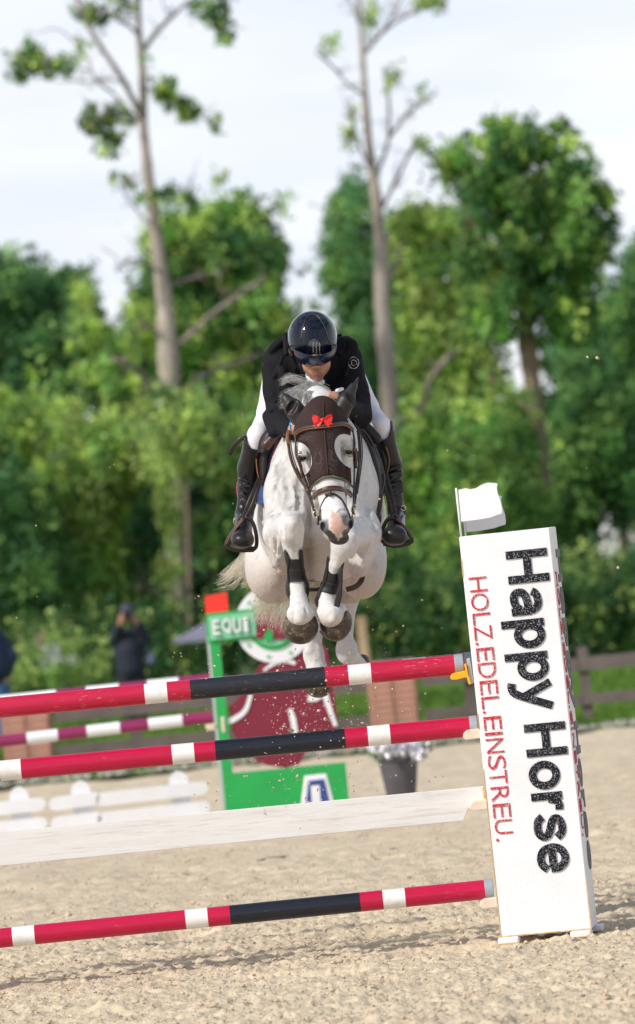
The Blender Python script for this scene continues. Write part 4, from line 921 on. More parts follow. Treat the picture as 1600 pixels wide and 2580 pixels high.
# ================================================================== THE HORSE
HEAD = [
    ell((811, 1088, 25.80), (67, 70, .125), -4, .03), cone((813, 1100, 25.84), (833, 1222, 25.86), 64, 50, .03),
    cone((812, 1040, 25.73), (826, 1200, 25.63), 40, 36, .03), cone((824, 1180, 25.62), (846, 1318, 25.555), 38, 31, .03),
    ell((848, 1318, 25.56), (38, 42, .075), -6, .02), cone((838, 1250, 25.78), (853, 1345, 25.66), 36, 24, .03), ell((853, 1354, 25.62), (27, 19, .05), -6, .015),
    ell((762, 1140, 25.745), (17, 24, .042), 0, .035), ell((882, 1128, 25.745), (17, 24, .042), 0, .035),
    cone((772, 1112, 25.72), (790, 1100, 25.69), 11, 9, .02), cone((874, 1104, 25.72), (856, 1096, 25.69), 11, 9, .02),
    cone((794, 1180, 25.69), (806, 1230, 25.68), 9, 7, .02), cone((868, 1174, 25.69), (868, 1224, 25.68), 9, 7, .02),
    cone((752, 1147, 25.705), (771, 1147, 25.70), 5, 5, .008), cone((870, 1130, 25.70), (890, 1131, 25.705), 5, 5, .008), cone((770, 1160, 25.70), (758, 1162, 25.705), 3, 3, .006), cone((873, 1146, 25.70), (886, 1147, 25.705), 3, 3, .006),
    ell((817, 1322, 25.53), (13, 19, .03), 12, .01), ell((880, 1318, 25.53), (12, 19, .03), -16, .01),
    ell((813, 1325, 25.50), (6, 12, .024), 18, .005, -1), ell((884, 1320, 25.50), (5, 12, .024), -22, .005, -1),
    cone((826, 1352, 25.548), (878, 1348, 25.548), 1.4, 1.4, .006, -1),
]
BODY = [
    cone((806, 1026, 26.04), (812, 1120, 26.42), 46, 96, .04), cone((797, 1002, 26.10), (800, 1004, 26.3), 30, 38, .04),
    ell((812, 1225, 26.68), (136, 190, .34), 0, .05), ell((712, 1260, 26.60), (48, 80, .18), 8, .04), ell((905, 1250, 26.60), (48, 80, .18), -8, .04),
    cone((716, 1170, 26.46), (742, 1290, 26.36), 26, 30, .05), cone((905, 1170, 26.48), (890, 1290, 26.38), 26, 30, .05),
    cone((780, 1200, 26.38), (775, 1350, 26.42), 34, 30, .06), cone((860, 1210, 26.38), (850, 1340, 26.42), 34, 30, .06),
    ell((808, 1300, 27.10), (165, 172, .62), 0, .05), ell((805, 1190, 27.75), (140, 125, .45), 0, .05),
    ell((772, 1395, 26.75), (60, 75, .25), 0, .04),
    # left foreleg (image left)
    cone((712, 1290, 26.50), (700, 1350, 26.42), 44, 36, .035), cone((700, 1350, 26.40), (709, 1428, 26.50), 34, 17, .02), ell((711, 1432, 26.52), (13, 17, .05), 0, .015),
    cone((704, 1335, 26.40), (733, 1322, 26.10), 38, 30, .03), ell((733, 1332, 26.06), (33, 42, .068), 0, .02), ell((737, 1318, 26.02), (22, 22, .05), 0, .02),
    cone((716, 1345, 26.10), (722, 1385, 26.14), 12, 9, .012),
    cone((739, 1362, 26.08), (742, 1405, 26.12), 25, 16, .02), cone((742, 1400, 26.12), (748, 1465, 26.20), 16, 18, .02),
    ell((750, 1484, 26.20), (24, 30, .055), 0, .02), ell((740, 1478, 26.17), (9, 12, .02), 0, .012), cone((751, 1498, 26.18), (754, 1524, 26.13), 22, 22, .012), cone((754, 1524, 26.13), (756, 1546, 26.10), 23, 33, .012),
    cone((751, 1496, 26.165), (756, 1560, 26.06), 11, 13, .02), ell((734, 1548, 26.10), (11, 18, .03), 10, .008), ell((778, 1549, 26.10), (11, 18, .03), -10, .008),
    cone((720, 1300, 26.08), (746, 1300, 26.07), 12, 12, .015), cone((712, 1352, 26.20), (706, 1400, 26.33), 13, 10, .012), cone((690, 1330, 26.32), (698, 1420, 26.44), 14, 9, .012), cone((676, 1340, 26.40), (690, 1425, 26.48), 12, 8, .012),
    cone((758, 1335, 26.06), (755, 1372, 26.09), 9, 6, .01), cone((739, 1345, 26.03), (741, 1372, 26.07), 12, 9, .01), ell((726, 1475, 26.20), (6, 8, .03), 0, .01),
    cone((700, 1220, 26.42), (742, 1262, 26.33), 12, 10, .02), cone((742, 1190, 26.36), (760, 1290, 26.32), 8, 6, .02), cone((778, 1240, 26.33), (776, 1330, 26.36), 9, 6, .02, -1),
    cone((938, 1330, 26.36), (912, 1420, 26.42), 16, 10, .012), cone((936, 1345, 26.32), (908, 1436, 26.40), 26, 19, .025), cone((930, 1300, 26.40), (955, 1350, 26.46), 16, 12, .012), cone((900, 1318, 26.22), (940, 1322, 26.40), 16, 14, .014), ell((885, 1352, 26.03), (14, 14, .03), 0, .012),
    cone((826, 1528, 26.16), (838, 1560, 26.07), 10, 12, .02), ell((806, 1548, 26.12), (9, 18, .03), 4, .012), cone((855, 1400, 26.07), (848, 1425, 26.09), 10, 7, .01),
    # right foreleg (image right)
    ell((905, 1335, 26.46), (50, 62, .17), 12, .035), cone((915, 1345, 26.42), (899, 1432, 26.48), 38, 22, .02), ell((898, 1440, 26.50), (13, 19, .05), 0, .015),
    cone((905, 1340, 26.38), (872, 1350, 26.10), 42, 32, .03), ell((868, 1362, 26.06), (36, 40, .066), 12, .02), cone((893, 1372, 26.10), (884, 1398, 26.14), 12, 10, .012),
    cone((860, 1385, 26.08), (846, 1420, 26.12), 27, 17, .02), cone((846, 1418, 26.12), (832, 1485, 26.20), 17, 18, .02),
    ell((822, 1508, 26.20), (24, 28, .055), 0, .02), cone((823, 1518, 26.18), (828, 1532, 26.14), 22, 24, .012), cone((828, 1532, 26.14), (834, 1549, 26.12), 25, 33, .012), ell((852, 1540, 26.16), (24, 22, .05), 0, .015),
    cone((812, 1335, 26.56), (800, 1470, 26.66), 20, 9, .015),
    # thighs
    ell((695, 1425, 27.42), (78, 98, .28), -4, .02), ell((906, 1410, 27.42), (68, 100, .28), 6, .02),
    cone((700, 1300, 27.5), (690, 1400, 27.45), 60, 66, .04), cone((905, 1300, 27.5), (905, 1390, 27.45), 60, 60, .04),
    # hind legs
    cone((889, 1480, 27.60), (876, 1530, 27.62), 30, 21, .03), cone((876, 1530, 27.62), (871, 1600, 27.58), 20, 19, .02), ell((873, 1636, 27.57), (28, 34, .05), 0, .02), cone((866, 1590, 27.56), (864, 1625, 27.54), 13, 15, .012),
    cone((876, 1650, 27.58), (902, 1680, 27.72), 24, 24, .02),
    cone((805, 1460, 27.60), (802, 1540, 27.62), 30, 20, .03), cone((802, 1540, 27.62), (793, 1610, 27.58), 19, 19, .02), ell((790, 1646, 27.57), (27, 34, .05), 0, .02), cone((782, 1600, 27.56), (780, 1640, 27.54), 12, 14, .012),
    cone((793, 1660, 27.57), (802, 1700, 27.56), 24, 29, .02),
]
FORM = []
for pts, r0, k_, op_ in [([(762, 1195), (752, 1255), (768, 1335)], 5, .03, -1), ([(716, 1190), (728, 1245), (708, 1292)], 4, .028, -1), ([(700, 1150), (694, 1200), (690, 1260)], 4, .03, -1),
                         ([(928, 1200), (918, 1255), (930, 1300)], 4, .028, -1), ([(893, 1313), (918, 1303), (946, 1316)], 2.2, .010, -1), ([(896, 1321), (920, 1311), (948, 1326)], 2, .009, -1), ([(908, 1328), (928, 1320), (946, 1334)], 1.8, .008, -1),
                         ([(706, 1310), (712, 1352), (704, 1400)], 4, .016, -1), ([(690, 1300), (672, 1330), (676, 1370)], 3, .02, -1),
                         ([(735, 1212), (744, 1260), (738, 1296)], 2.2, .008, 1), ([(688, 1352), (693, 1390), (703, 1422)], 2, .006, 1), ([(938, 1345), (927, 1385), (907, 1425)], 2, .006, 1), ([(722, 1310), (716, 1335), (720, 1365)], 2, .007, 1),
                         ([(748, 1395), (750, 1402), (751, 1408)], 2, .006, 1), ([(742, 1530), (739, 1548), (740, 1566)], 2.5, .010, -1), ([(770, 1530), (773, 1548), (771, 1566)], 2.5, .010, -1),
                         ([(785, 1668), (790, 1640), (795, 1616)], 2.5, .012, -1), ([(882, 1600), (880, 1630), (884, 1655)], 2.5, .012, -1)]:
    q_ = spline(pts, 7); d_ = surfD(q_[:, 0], q_[:, 1], BODY)
    for i in range(6):
        if abs(d_[i] - d_[i + 1]) < .08: FORM.append(cone((q_[i, 0], q_[i, 1], d_[i]), (q_[i + 1, 0], q_[i + 1, 1], d_[i + 1]), r0, r0, k_, op_))
HORSE = HEAD + BODY + FORM
def horse_col(px, py, V):
    n = len(px); base = np.array([.625, .615, .605]) * np.ones((n, 1))
    nn = vnoise(V[:, 0] * 1 + 5, V[:, 1] + V[:, 2] * .7 + 9, .05, 21) * .6 + vnoise(V[:, 0] + 5, V[:, 1] + V[:, 2] * .7 + 3, .018, 22) * .4
    d = np.clip((nn - .55) * 2.2, 0, 1)[:, None]
    chest = np.clip(1.25 - np.hypot((px - 745) / 85, (py - 1250) / 105), 0, 1)[:, None] * (V[:, 2:3] > 26.15)  # grey chest dapple, with the chest's shadow painted into the coat colour too
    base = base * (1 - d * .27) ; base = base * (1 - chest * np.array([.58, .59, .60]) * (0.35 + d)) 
    low = (np.clip((py - 1330) / 150, 0, 1) * (V[:, 2] > 26.35) * (py < 1520))[:, None]  # warm beige shading of the lower body, sand bounce put into the coat colour
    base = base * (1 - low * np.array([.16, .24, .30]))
    gap = np.exp(-(((px - 778) / 20) ** 2 + ((py - 1400) / 75) ** 2))[:, None] * (V[:, 2:3] > 26.3)  # shadow in the gap between the forelegs, painted into the coat colour
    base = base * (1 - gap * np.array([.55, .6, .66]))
    # muzzle
    hd = V[:, 2] < 25.85
    wob = 5 * (vnoise(px, py, 7, 31) - .5) * 2
    muz = hd & (py > 1300 + wob) & (np.hypot((px - 846) / 60, (py - 1350) / 72) < 1.0)
    grey = np.array([.085, .08, .09]); gl = np.array([.16, .15, .165])
    t = np.clip((py - 1288 - np.abs(px - 845) * .1 + np.where(px < 840, -14, 0)) / 10, 0, 1)[:, None] * hd[:, None] * (np.abs(px - 846) < 60)[:, None] * (py > 1290)[:, None]
    side = np.clip((np.abs(px - 843 - (py - 1300) * .05) - 14 + wob * .6) / 5, 0, 1)[:, None]
    mz = gl * (1 - np.clip((py - 1325) / 25, 0, 1)[:, None]) + grey * np.clip((py - 1325) / 25, 0, 1)[:, None]
    base = base * (1 - t * side) + mz * t * side
    pk = poly_sd(px + wob * .6, py + wob * .5, [(835, 1286), (848, 1296), (858, 1284), (859, 1312), (868, 1324), (876, 1325), (872, 1334), (861, 1337), (857, 1346), (853, 1360), (849, 1345), (840, 1338), (833, 1330), (835, 1312)])
    k = (np.clip(-pk / 2 + .5, 0, 1) * hd)[:, None]; base = base * (1 - k) + np.array([.60, .38, .32]) * k
    lo2 = (np.clip(-poly_sd(px + wob, py + wob, [(822, 1330), (834, 1338), (846, 1346), (854, 1366), (862, 1348), (878, 1338), (886, 1345), (880, 1378), (830, 1380), (815, 1350)]) / 2 + .5, 0, 1) * hd)[:, None]
    base = base * (1 - lo2) + np.array([.05, .043, .04]) * lo2
    nos = (np.minimum(np.hypot((px - 813) / 6.5, (py - 1326) / 12), np.hypot((px - 884) / 5.5, (py - 1321) / 12)) < 1.0) & hd
    base[nos] = [.012, .010, .012]
    # knee scurf and elbows
    k = (np.exp(-(((px - 735) / 16) ** 2 + ((py - 1312) / 8) ** 2)) * (V[:, 2] < 26.2) * d[:, 0])[:, None]; base = base * (1 - k * .45)
    for ex, ey in ((711, 1440), (898, 1450)):
        k = (np.exp(-(((px - ex) / 14) ** 2 + ((py - ey) / 16) ** 2)))[:, None]; base = base * (1 - k * np.array([.03, .14, .16]))
    pst = (np.clip((py - 1530) / 45, 0, 1) * (V[:, 2] < 26.3) * (py < 1600))[:, None]; base = base * (1 - pst * np.array([.10, .20, .30]) * (.6 + .8 * d))
    # skin around the eyes
    for ex, ey in ((764, 1153), (878, 1137)):
        k = (np.exp(-(((px - ex) / 11) ** 2 + ((py - ey) / 13) ** 2)) * hd)[:, None]; base = base * (1 - k * .6)
    return np.clip(base, 0, 1)
m_coat = mat('grey_horse_coat', attr=True, rough=.62, var=.07, vscale=45, bump=.38, bscale=38, spec=.25, sheen=.05)
hb = P(805, 1750, 26.9); th = thing('horse', 'white grey horse leaping over the red and black poles towards the camera', 'horse', (hb[0], hb[1], hb[2]))
sdf_obj('body', HORSE, m_coat, th, .0062, .009, colf=horse_col, relax=1)
m_hoof = mat('hoof_horn', (.050, .038, .030), .42, var=.35, vscale=16, bump=.25, bscale=70, dirt=(.36, .25, .12), dirt_amt=.85, dirt_scale=28)
m_steel = mat('horseshoe_steel', (.20, .19, .18), .4, metal=.7, var=.2, vscale=30)
def hoof(pr, cut, rim, rd):
    h = sdf_obj('hoof', pr, m_hoof, th, .005, .006, region=[(cut, 1)] if cut else None, relax=1)
    if rim:
        s = spline(np.array([Cc(x, y, rd) for x, y in rim]), 24); mb = MB(); mb.tube(toW(s), .0035, 8); mb.build('horseshoe', m_steel, h, smooth=True)
hoof([ell((757, 1578, 26.13), (45, 43, .062), 4), cone((757, 1560, 26.13), (757, 1592, 26.13), 34, 29)], [(700, 1556), (716, 1548), (724, 1558), (740, 1568), (757, 1571), (776, 1567), (788, 1556), (798, 1544), (806, 1550), (812, 1640), (700, 1640)], [(713, 1588), (722, 1607), (738, 1618), (757, 1622), (776, 1618), (791, 1606), (801, 1588)], 26.145)
hoof([ell((846, 1570, 26.16), (41, 41, .06), -20), cone((848, 1560, 26.16), (845, 1585, 26.16), 34, 30)], [(800, 1562), (812, 1572), (830, 1575), (848, 1570), (860, 1558), (868, 1541), (876, 1527), (900, 1530), (900, 1630), (790, 1630)], [(806, 1590), (818, 1604), (838, 1611), (858, 1606), (874, 1592), (884, 1572), (884, 1550)], 26.175)
hoof([ell((803, 1716, 27.57), (35, 40, .065), 0)], [(750, 1700), (860, 1700), (860, 1800), (750, 1800)], [(770, 1734), (780, 1750), (802, 1757), (824, 1750), (836, 1734)], 27.58)
hoof([ell((914, 1672, 27.78), (20, 24, .06), 0)], None, None, 0)
# pasterns are covered by the coronet: eyes
for ex, ey in ((763, 1154), (879, 1138)):
    d = float(surfD(ex, ey, HEAD)) + .008
    e = sdf_obj('eye', [ell((ex, ey, d - .003), (8.5, 7.5, .016), 25 if ex < 800 else -25)], mat('eye_dark', (.02, .010, .006), .18, spec=.5), th, .002, .002)
# ears of the horse sit inside the bonnet; hair
def hair(name, strands, rad, m, parent, seg=7):
    V = []; Q = []; b = 0
    for s in strands:
        s = spline(np.array(s, float), seg); T = np.gradient(s, axis=0); T /= np.linalg.norm(T, axis=1)[:, None] + 1e-9
        A = np.cross(T, Fw); A /= np.linalg.norm(A, axis=1)[:, None] + 1e-9; B = np.cross(T, A)
        rr = np.linspace(1, .25, seg)[:, None] * rad
        ring = [s + rr * (A * math.cos(a) + B * math.sin(a)) for a in (0, 2.09, 4.19)]
        V.append(np.stack(ring, 1).reshape(-1, 3))
        for i in range(seg - 1):
            for j in range(3): Q.append((b + i * 3 + j, b + i * 3 + (j + 1) % 3, b + (i + 1) * 3 + (j + 1) % 3, b + (i + 1) * 3 + j))
        b += seg * 3
    return obj(name, np.concatenate(V), np.array(Q), m, parent)
m_tail = mat('cream_hair', (.76, .71, .60), .6, var=.2, vscale=40, spec=.3); m_mane = mat('grey_hair', (.55, .54, .53), .55, var=.5, vscale=45, spec=.35)
r = np.random.RandomState(17); S = []
for i in range(300):
    q = r.rand() ** .8; sx, sy = 640 + 50 * r.rand(), 1370 + 60 * r.rand()
    ex, ey = 556 + 70 * r.rand() ** 1.4 + q * 20, 1478 - 40 * r.rand() + 26 * q
    lk = np.random.RandomState(i % 26); ex, ey = 556 + 75 * lk.rand() + 5 * r.randn(), 1480 - 45 * lk.rand() + 4 * r.randn(); j = lk.randn(4) * 8 + r.randn(4) * 2.2; D_ = 28.0 + .1 * r.randn()
    S.append([P(sx, sy, 27.9), P(sx * .55 + ex * .45 + j[0], sy * .6 + ey * .4 - 10 + j[1], D_), P(ex + 14 + j[2] * .6, ey - 8, D_ + .03), P(ex + j[3], ey + r.rand() * 8, D_ + .05)])
for i in range(380):
    sx, sy = 650 + 90 * r.rand(), 1440 + 50 * r.rand(); k = r.rand()
    ex, ey = sx - 5 + 10 * r.randn() - 12 * k, 1515 + 55 * r.rand() + (sx - 640) * .35
    j = r.randn(4) * 6; D_ = 28.05 + .1 * r.randn()
    S.append([P(sx + 10, sy - 10, 27.95), P(sx + j[0] * .5, sy * .6 + ey * .4, D_), P(ex + j[2] * .5, ey - 18, D_), P(ex + j[3] * 1.2, ey, D_)])
for i in range(60):
    sx = 785 + 25 * r.rand(); S.append([P(sx, 1480, 28), P(sx - 4, 1510, 28), P(sx - 6 + 4 * r.randn(), 1535 + 20 * r.rand(), 28), P(sx - 6 + 6 * r.randn(), 1560, 28)])
hair('tail', S, .0016, m_tail, th)
S = []
for i in range(620):
    k = r.rand(); sx, sy = 775 + 50 * k + 4 * r.randn(), 968 + 14 * abs(k - .4) + 3 * r.randn() + 18 * r.rand()
    g = r.rand()
    ex, ey = 700 + 60 * g ** .8, 992 + 40 * r.rand() + 12 * g
    if r.rand() < .12: ex, ey = 700 + 18 * r.rand(), 955 + 18 * r.rand()
    j = r.randn(4) * 3.2; d0 = 26.1 + .1 * r.rand()
    S.append([P(sx, sy, d0 + .05), P((sx * .62 + ex * .38), min(sy, ey) - 4 + j[1], d0), P(ex * .8 + sx * .2, ey - 12 + j[2], d0 - .02), P(ex + j[3], ey, d0 - .03)])
for i in range(260):
    sx, sy = 778 + 30 * r.rand(), 985 + 12 * r.rand(); ex, ey = 762 + 22 * r.rand(), 1005 + 22 * r.rand()
    S.append([P(sx, sy, 26.05), P(sx - 14, sy + 1, 26.0), P(ex + 3, ey - 9, 25.97), P(ex, ey, 25.96)])
hair('mane', S, .0011, m_mane, th)

# ---- ear bonnet (fly veil)
m_mesh = mat('brown_mesh', (.042, .025, .023), .85, bump=.5, bscale=260, spec=.15)
def add_weave(m):
    n = m.node_tree.nodes; l = m.node_tree.links; b = n['Principled BSDF']; src = b.inputs['Base Color'].links[0].from_socket
    t = n.new('ShaderNodeTexCoord'); mp_ = n.new('ShaderNodeMapping'); mp_.inputs['Rotation'].default_value = (0, math.radians(45), 0); l.new(t.outputs['Object'], mp_.inputs[0])
    v = n.new('ShaderNodeTexVoronoi'); v.inputs['Scale'].default_value = 165; v.inputs['Randomness'].default_value = 0.0; l.new(mp_.outputs[0], v.inputs['Vector'])
    c = n.new('ShaderNodeMath'); c.operation = 'LESS_THAN'; c.inputs[1].default_value = .22; l.new(v.outputs['Distance'], c.inputs[0])
    a = n.new('ShaderNodeAttribute'); a.attribute_name = 'Col'; s = n.new('ShaderNodeSeparateXYZ'); l.new(a.outputs['Color'], s.inputs[0])
    mu = n.new('ShaderNodeMath'); mu.operation = 'MULTIPLY'; l.new(c.outputs[0], mu.inputs[0]); l.new(s.outputs[0], mu.inputs[1])
    mx = n.new('ShaderNodeMixRGB'); mx.inputs[2].default_value = (.34, .31, .31, 1); l.new(mu.outputs[0], mx.inputs[0]); l.new(src, mx.inputs[1]); l.new(mx.outputs[0], b.inputs['Base Color'])
add_weave(m_mesh)
def weave_col(px, py, V):
    w = np.maximum.reduce([np.exp(-(((px - 768) / 26) ** 2 + ((py - 1095) / 26) ** 2) ** 2), np.exp(-(((px - 842) / 17) ** 2 + ((py - 1092) / 26) ** 2) ** 2), np.exp(-(((px - 803) / 17) ** 2 + ((py - 1160) / 34) ** 2) ** 2),
                          np.exp(-(((px - 838) / 14) ** 2 + ((py - 1160) / 34) ** 2) ** 2), np.exp(-(((px - 780) / 30) ** 2 + ((py - 1045) / 22) ** 2) ** 2) * .5])
    w = w * (np.abs(px - 818 - (py - 1100) * .06) > 7)
    return np.stack([w, w, w], 1)
tb_ = thing('fly_veil', 'dark brown mesh fly veil with ears covering the forehead of the horse', 'fly veil', tuple(P(812, 1100, 25.8)))
veil_poly = [(700, 995), (930, 985), (930, 1222), (895, 1226), (872, 1208), (840, 1198), (812, 1201), (793, 1214), (782, 1232), (768, 1226), (700, 1210)]
eyeL = arc(750, 1157, 37, 46, 0, 360, 28)[:-1]; eyeL = [(x + (y - 1156) * .06, y) for x, y in eyeL]
eyeR = arc(881, 1137, 37, 44, 0, 360, 28)[:-1]; eyeR = [(x + (y - 1136) * .28, y) for x, y in eyeR]
CAPL = [ell((811, 1052, 25.88), (49, 46, .13), 0, .03)]
sdf_obj('face_piece', HEAD[:4] + HEAD[9:13] + CAPL, m_mesh, tb_, .0045, .006, region=[(veil_poly, 1), (eyeL, -1), (eyeR, -1)], off=.007, colf=weave_col, lim=(700, 930, 980, 1240, 25.4, 26.05), relax=1)
m_hem = mat('olive_binding', (.075, .075, .045), .7)
strap('hem', [(779, 1238), (790, 1222), (806, 1208), (830, 1202), (855, 1206), (876, 1214), (890, 1228)], HEAD, .012, .006, m_hem, tb_, off=.006)
strap('binding', [(x, y) for x, y in eyeL[-8:] + eyeL[:8]], HEAD, .006, .004, m_mesh, tb_, off=.006)
strap('seam', [(814, 1010), (816, 1060), (820, 1120), (826, 1195)], HEAD, .006, .004, mat('brown_cotton', (.035, .022, .02), .8), tb_, off=.009)
m_ear = mat('ear_cloth', (.015, .012, .011), .48, var=.3, vscale=14, bump=.15, bscale=120, spec=.5)
def ear(pr, sub):
    return sdf_obj('ear', pr + sub, m_ear, tb_, .0035, .0045, relax=2)
ear([cone((760, 1052, 25.90), (740, 1028, 25.90), 25, 22, .03), cone((740, 1028, 25.90), (721, 1005, 25.92), 22, 13, .02), cone((722, 1007, 25.94), (711, 987, 25.95), 11, 2.5, .02), cone((742, 1060, 25.93), (728, 1030, 25.93), 10, 12, .02)],
    [ell((734, 1027, 25.855), (11, 30, .034), -32, .01, -1)])
ear([cone((857, 1036, 25.90), (872, 1010, 25.90), 25, 21, .03), cone((872, 1010, 25.90), (889, 976, 25.92), 21, 11, .02), cone((891, 976, 25.94), (903, 951, 25.95), 8, 2.2, .02), cone((868, 1050, 25.93), (880, 1010, 25.93), 10, 11, .02)],
    [ell((886, 1006, 25.855), (8, 32, .034), 26, .01, -1)])

# ---- bow
m_bow = mat('red_satin', (.72, .008, .008), .32, sheen=.2); tw = thing('bow', 'bright red satin bow on the browband of the horse', 'bow', tuple(P(812, 1060, 25.6)))
fd = float(surfD(812, 1056, HEAD)) - .016
def bowp(nm, pts, dz): plate(pts, [fd - dz[i % len(dz)] for i in range(len(pts))], .004, nm, m_bow, tw, bevel=.001)
bowp('loop', [(808, 1055), (800, 1047), (789, 1045), (786, 1052), (788, 1060), (791, 1067), (800, 1063), (808, 1061)], [.004, .014, .010, .004, .002, .008, .014, .004])
bowp('loop', [(816, 1055), (824, 1046), (834, 1043), (838, 1050), (837, 1058), (835, 1066), (825, 1064), (816, 1061)], [.004, .014, .010, .004, .002, .008, .014, .004])
sdf_obj('knot', [ell((812, 1058, fd - .010), (5, 5.5, .008))], m_bow, tw, .0018, .0018)
bowp('tail', [(808, 1059), (813, 1062), (803, 1076), (797, 1071), (788, 1068), (798, 1063)], [.012, .014, .018])
bowp('tail', [(814, 1060), (822, 1058), (832, 1063), (840, 1068), (830, 1070), (828, 1078), (819, 1068)], [.012, .014, .018])

# ---- bridle
m_lea = mat('brown_leather', (.052, .022, .014), .38, var=.25, vscale=30, spec=.5, coat=.1); m_led = mat('dark_leather', (.018, .009, .007), .4, var=.3, vscale=30, spec=.5)
m_ledge = mat('tan_leather_edge', (.23, .10, .045), .5); m_brass = mat('bit_metal', (.72, .65, .5), .22, metal=1.0)
tr = thing('bridle', 'brown leather bridle with padded noseband and bit rings', 'bridle', tuple(P(812, 1180, 25.7)))
VE = HEAD
bb = [(743, 1096), (755, 1085), (775, 1078), (800, 1075), (830, 1072), (860, 1068), (878, 1072), (889, 1083)]
strap('browband', bb, VE + CAPL, .024, .012, m_lea, tr, off=.010)
strap('edge_piping', [(x, y + 4) for x, y in bb], VE + CAPL, .004, .014, m_ledge, tr, off=.012)
strap('edge_piping', [(x, y - 1) for x, y in bb], VE + CAPL, .003, .014, m_ledge, tr, off=.012)
nb = [(790, 1254), (794, 1246), (810, 1236), (832, 1230), (856, 1231), (876, 1239), (886, 1249)]
strap('noseband', nb, VE, .026, .014, m_lea, tr, off=.002); strap('edge_piping', [(x, y + 3) for x, y in nb], VE, .003, .016, m_ledge, tr, off=.003)
strap('flash_strap', [(808, 1310), (806, 1292), (811, 1270), (822, 1252), (832, 1246), (845, 1246), (860, 1257), (872, 1276), (880, 1294), (882, 1306)], VE, .010, .005, m_led, tr, off=.001)
strap('flash_loop', [(832, 1236), (831, 1250)], VE, .012, .02, m_lea, tr, off=.001, n=6); strap('flash_loop', [(819, 1246), (843, 1245)], VE, .013, .009, m_led, tr, off=.002, n=8)
strap('cheekpiece', [(745, 1098), (745, 1120), (746, 1145), (755, 1172), (768, 1205), (780, 1240), (788, 1268), (794, 1290)], VE, .014, .007, m_led, tr, off=.006, maxD=25.76)
strap('cheek_keeper', [(751, 1148), (754, 1162), (759, 1180), (762, 1205)], VE, .017, .008, m_lea, tr, off=.010, maxD=25.74, n=10)
strap('cheekpiece', [(889, 1085), (893, 1110), (892, 1140), (893, 1180), (892, 1220), (891, 1262), (889, 1292)], VE, .014, .008, m_led, tr, off=.006, maxD=25.75)
strap('cheek_keeper', [(896, 1132), (898, 1160), (897, 1180)], VE, .017, .009, m_lea, tr, off=.010, maxD=25.73, n=8)
strap('cheek_keeper', [(902, 1138), (904, 1165), (902, 1196)], VE, .013, .008, m_led, tr, off=.006, maxD=25.79, n=8)
for pts, D_ in (([(727, 1088), (727, 1120), (732, 1150), (742, 1180), (757, 1208), (778, 1238)], [26.15, 26.12, 26.08, 26.0, 25.92, 25.84]), ([(903, 1090), (906, 1120), (907, 1150), (904, 1180), (899, 1215), (895, 1245)], [26.15, 26.12, 26.08, 26.0, 25.92, 25.84])):
    strap('throat_strap', pts, None, .016, .008, m_lea, tr, D=D_); strap('throat_strap', [(x + 6, y - 2) for x, y in pts], None, .006, .008, m_led, tr, D=[d - .01 for d in D_])
strap('rein', [(727, 1085), (724, 1100), (727, 1122)], None, .017, .008, m_ledge, tr, D=[26.16, 26.1, 26.1], n=8)
strap('rein', [(794, 1300), (786, 1270), (772, 1235), (757, 1205), (748, 1180)], None, .012, .006, m_lea, tr, D=[25.68, 25.78, 25.86, 25.95, 26.05])
strap('rein', [(890, 1296), (896, 1250), (902, 1200), (906, 1150), (903, 1095), (890, 1060)], None, .012, .006, m_led, tr, D=[25.70, 25.80, 25.95, 26.1, 26.25, 26.4])
strap('rein', [(878, 1058), (888, 1070), (898, 1085)], None, .008, .006, m_wpaint, tr, D=[25.95, 25.95, 25.95], n=6)
strap('buckle_strap', [(890, 1066), (902, 1078), (912, 1088)], None, .009, .006, m_led, tr, D=[25.97, 25.97, 25.97], n=8)
def ring(par, x, y, D_, rx, ry, th_, nm, m, a0=0): tubepx(nm, [(x + rx * math.cos(a), y + ry * math.sin(a), D_) for a in np.linspace(a0, a0 + 2 * math.pi, 15)], th_, m, par, n=36)
ring(tr, 795, 1296, 25.66, 6, 8, .0032, 'bit_ring', m_brass); ring(tr, 797, 1284, 25.66, 4, 5, .0028, 'bit_ring', m_brass); ring(tr, 889, 1284, 25.67, 4, 6, .003, 'bit_ring', m_brass); ring(tr, 893, 1278, 25.68, 5, 6, .0028, 'bit_ring', m_brass); ring(tr, 891, 1297, 25.67, 4, 8, .003, 'bit_ring', m_brass)
tubepx('bit_shank', [(797, 1280, 25.655), (800, 1295, 25.65), (797, 1308, 25.66)], .003, m_brass, tr); tubepx('bit_shank', [(890, 1272, 25.655), (888, 1290, 25.65), (890, 1305, 25.66)], .0035, m_brass, tr)
strap('chin_strap', [(804, 1300), (803, 1312), (801, 1322)], None, .012, .007, m_led, tr, D=[25.66, 25.67, 25.68], n=8)
for (x, y) in ((755, 1140), (891, 1127)): sdf_obj('stud', [ell((x, y, 25.70), (5, 4, .008))], m_brass, tr, .0016, .002)
# ---- adhesive patch across the nose
tn = thing('nose_patch', 'white adhesive nose strip above the pink muzzle', 'plaster', tuple(P(840, 1270, 25.6)))
sdf_obj('strip', HEAD[:7], mat('white_tape', (.82, .81, .83), .6), tn, .004, .005, region=[([(808, 1262), (818, 1253), (845, 1250), (862, 1262), (869, 1281), (855, 1284), (846, 1294), (842, 1288), (820, 1286), (808, 1284)], 1)], off=.0035, lim=(800, 880, 1245, 1300, 25.4, 25.66), relax=1)

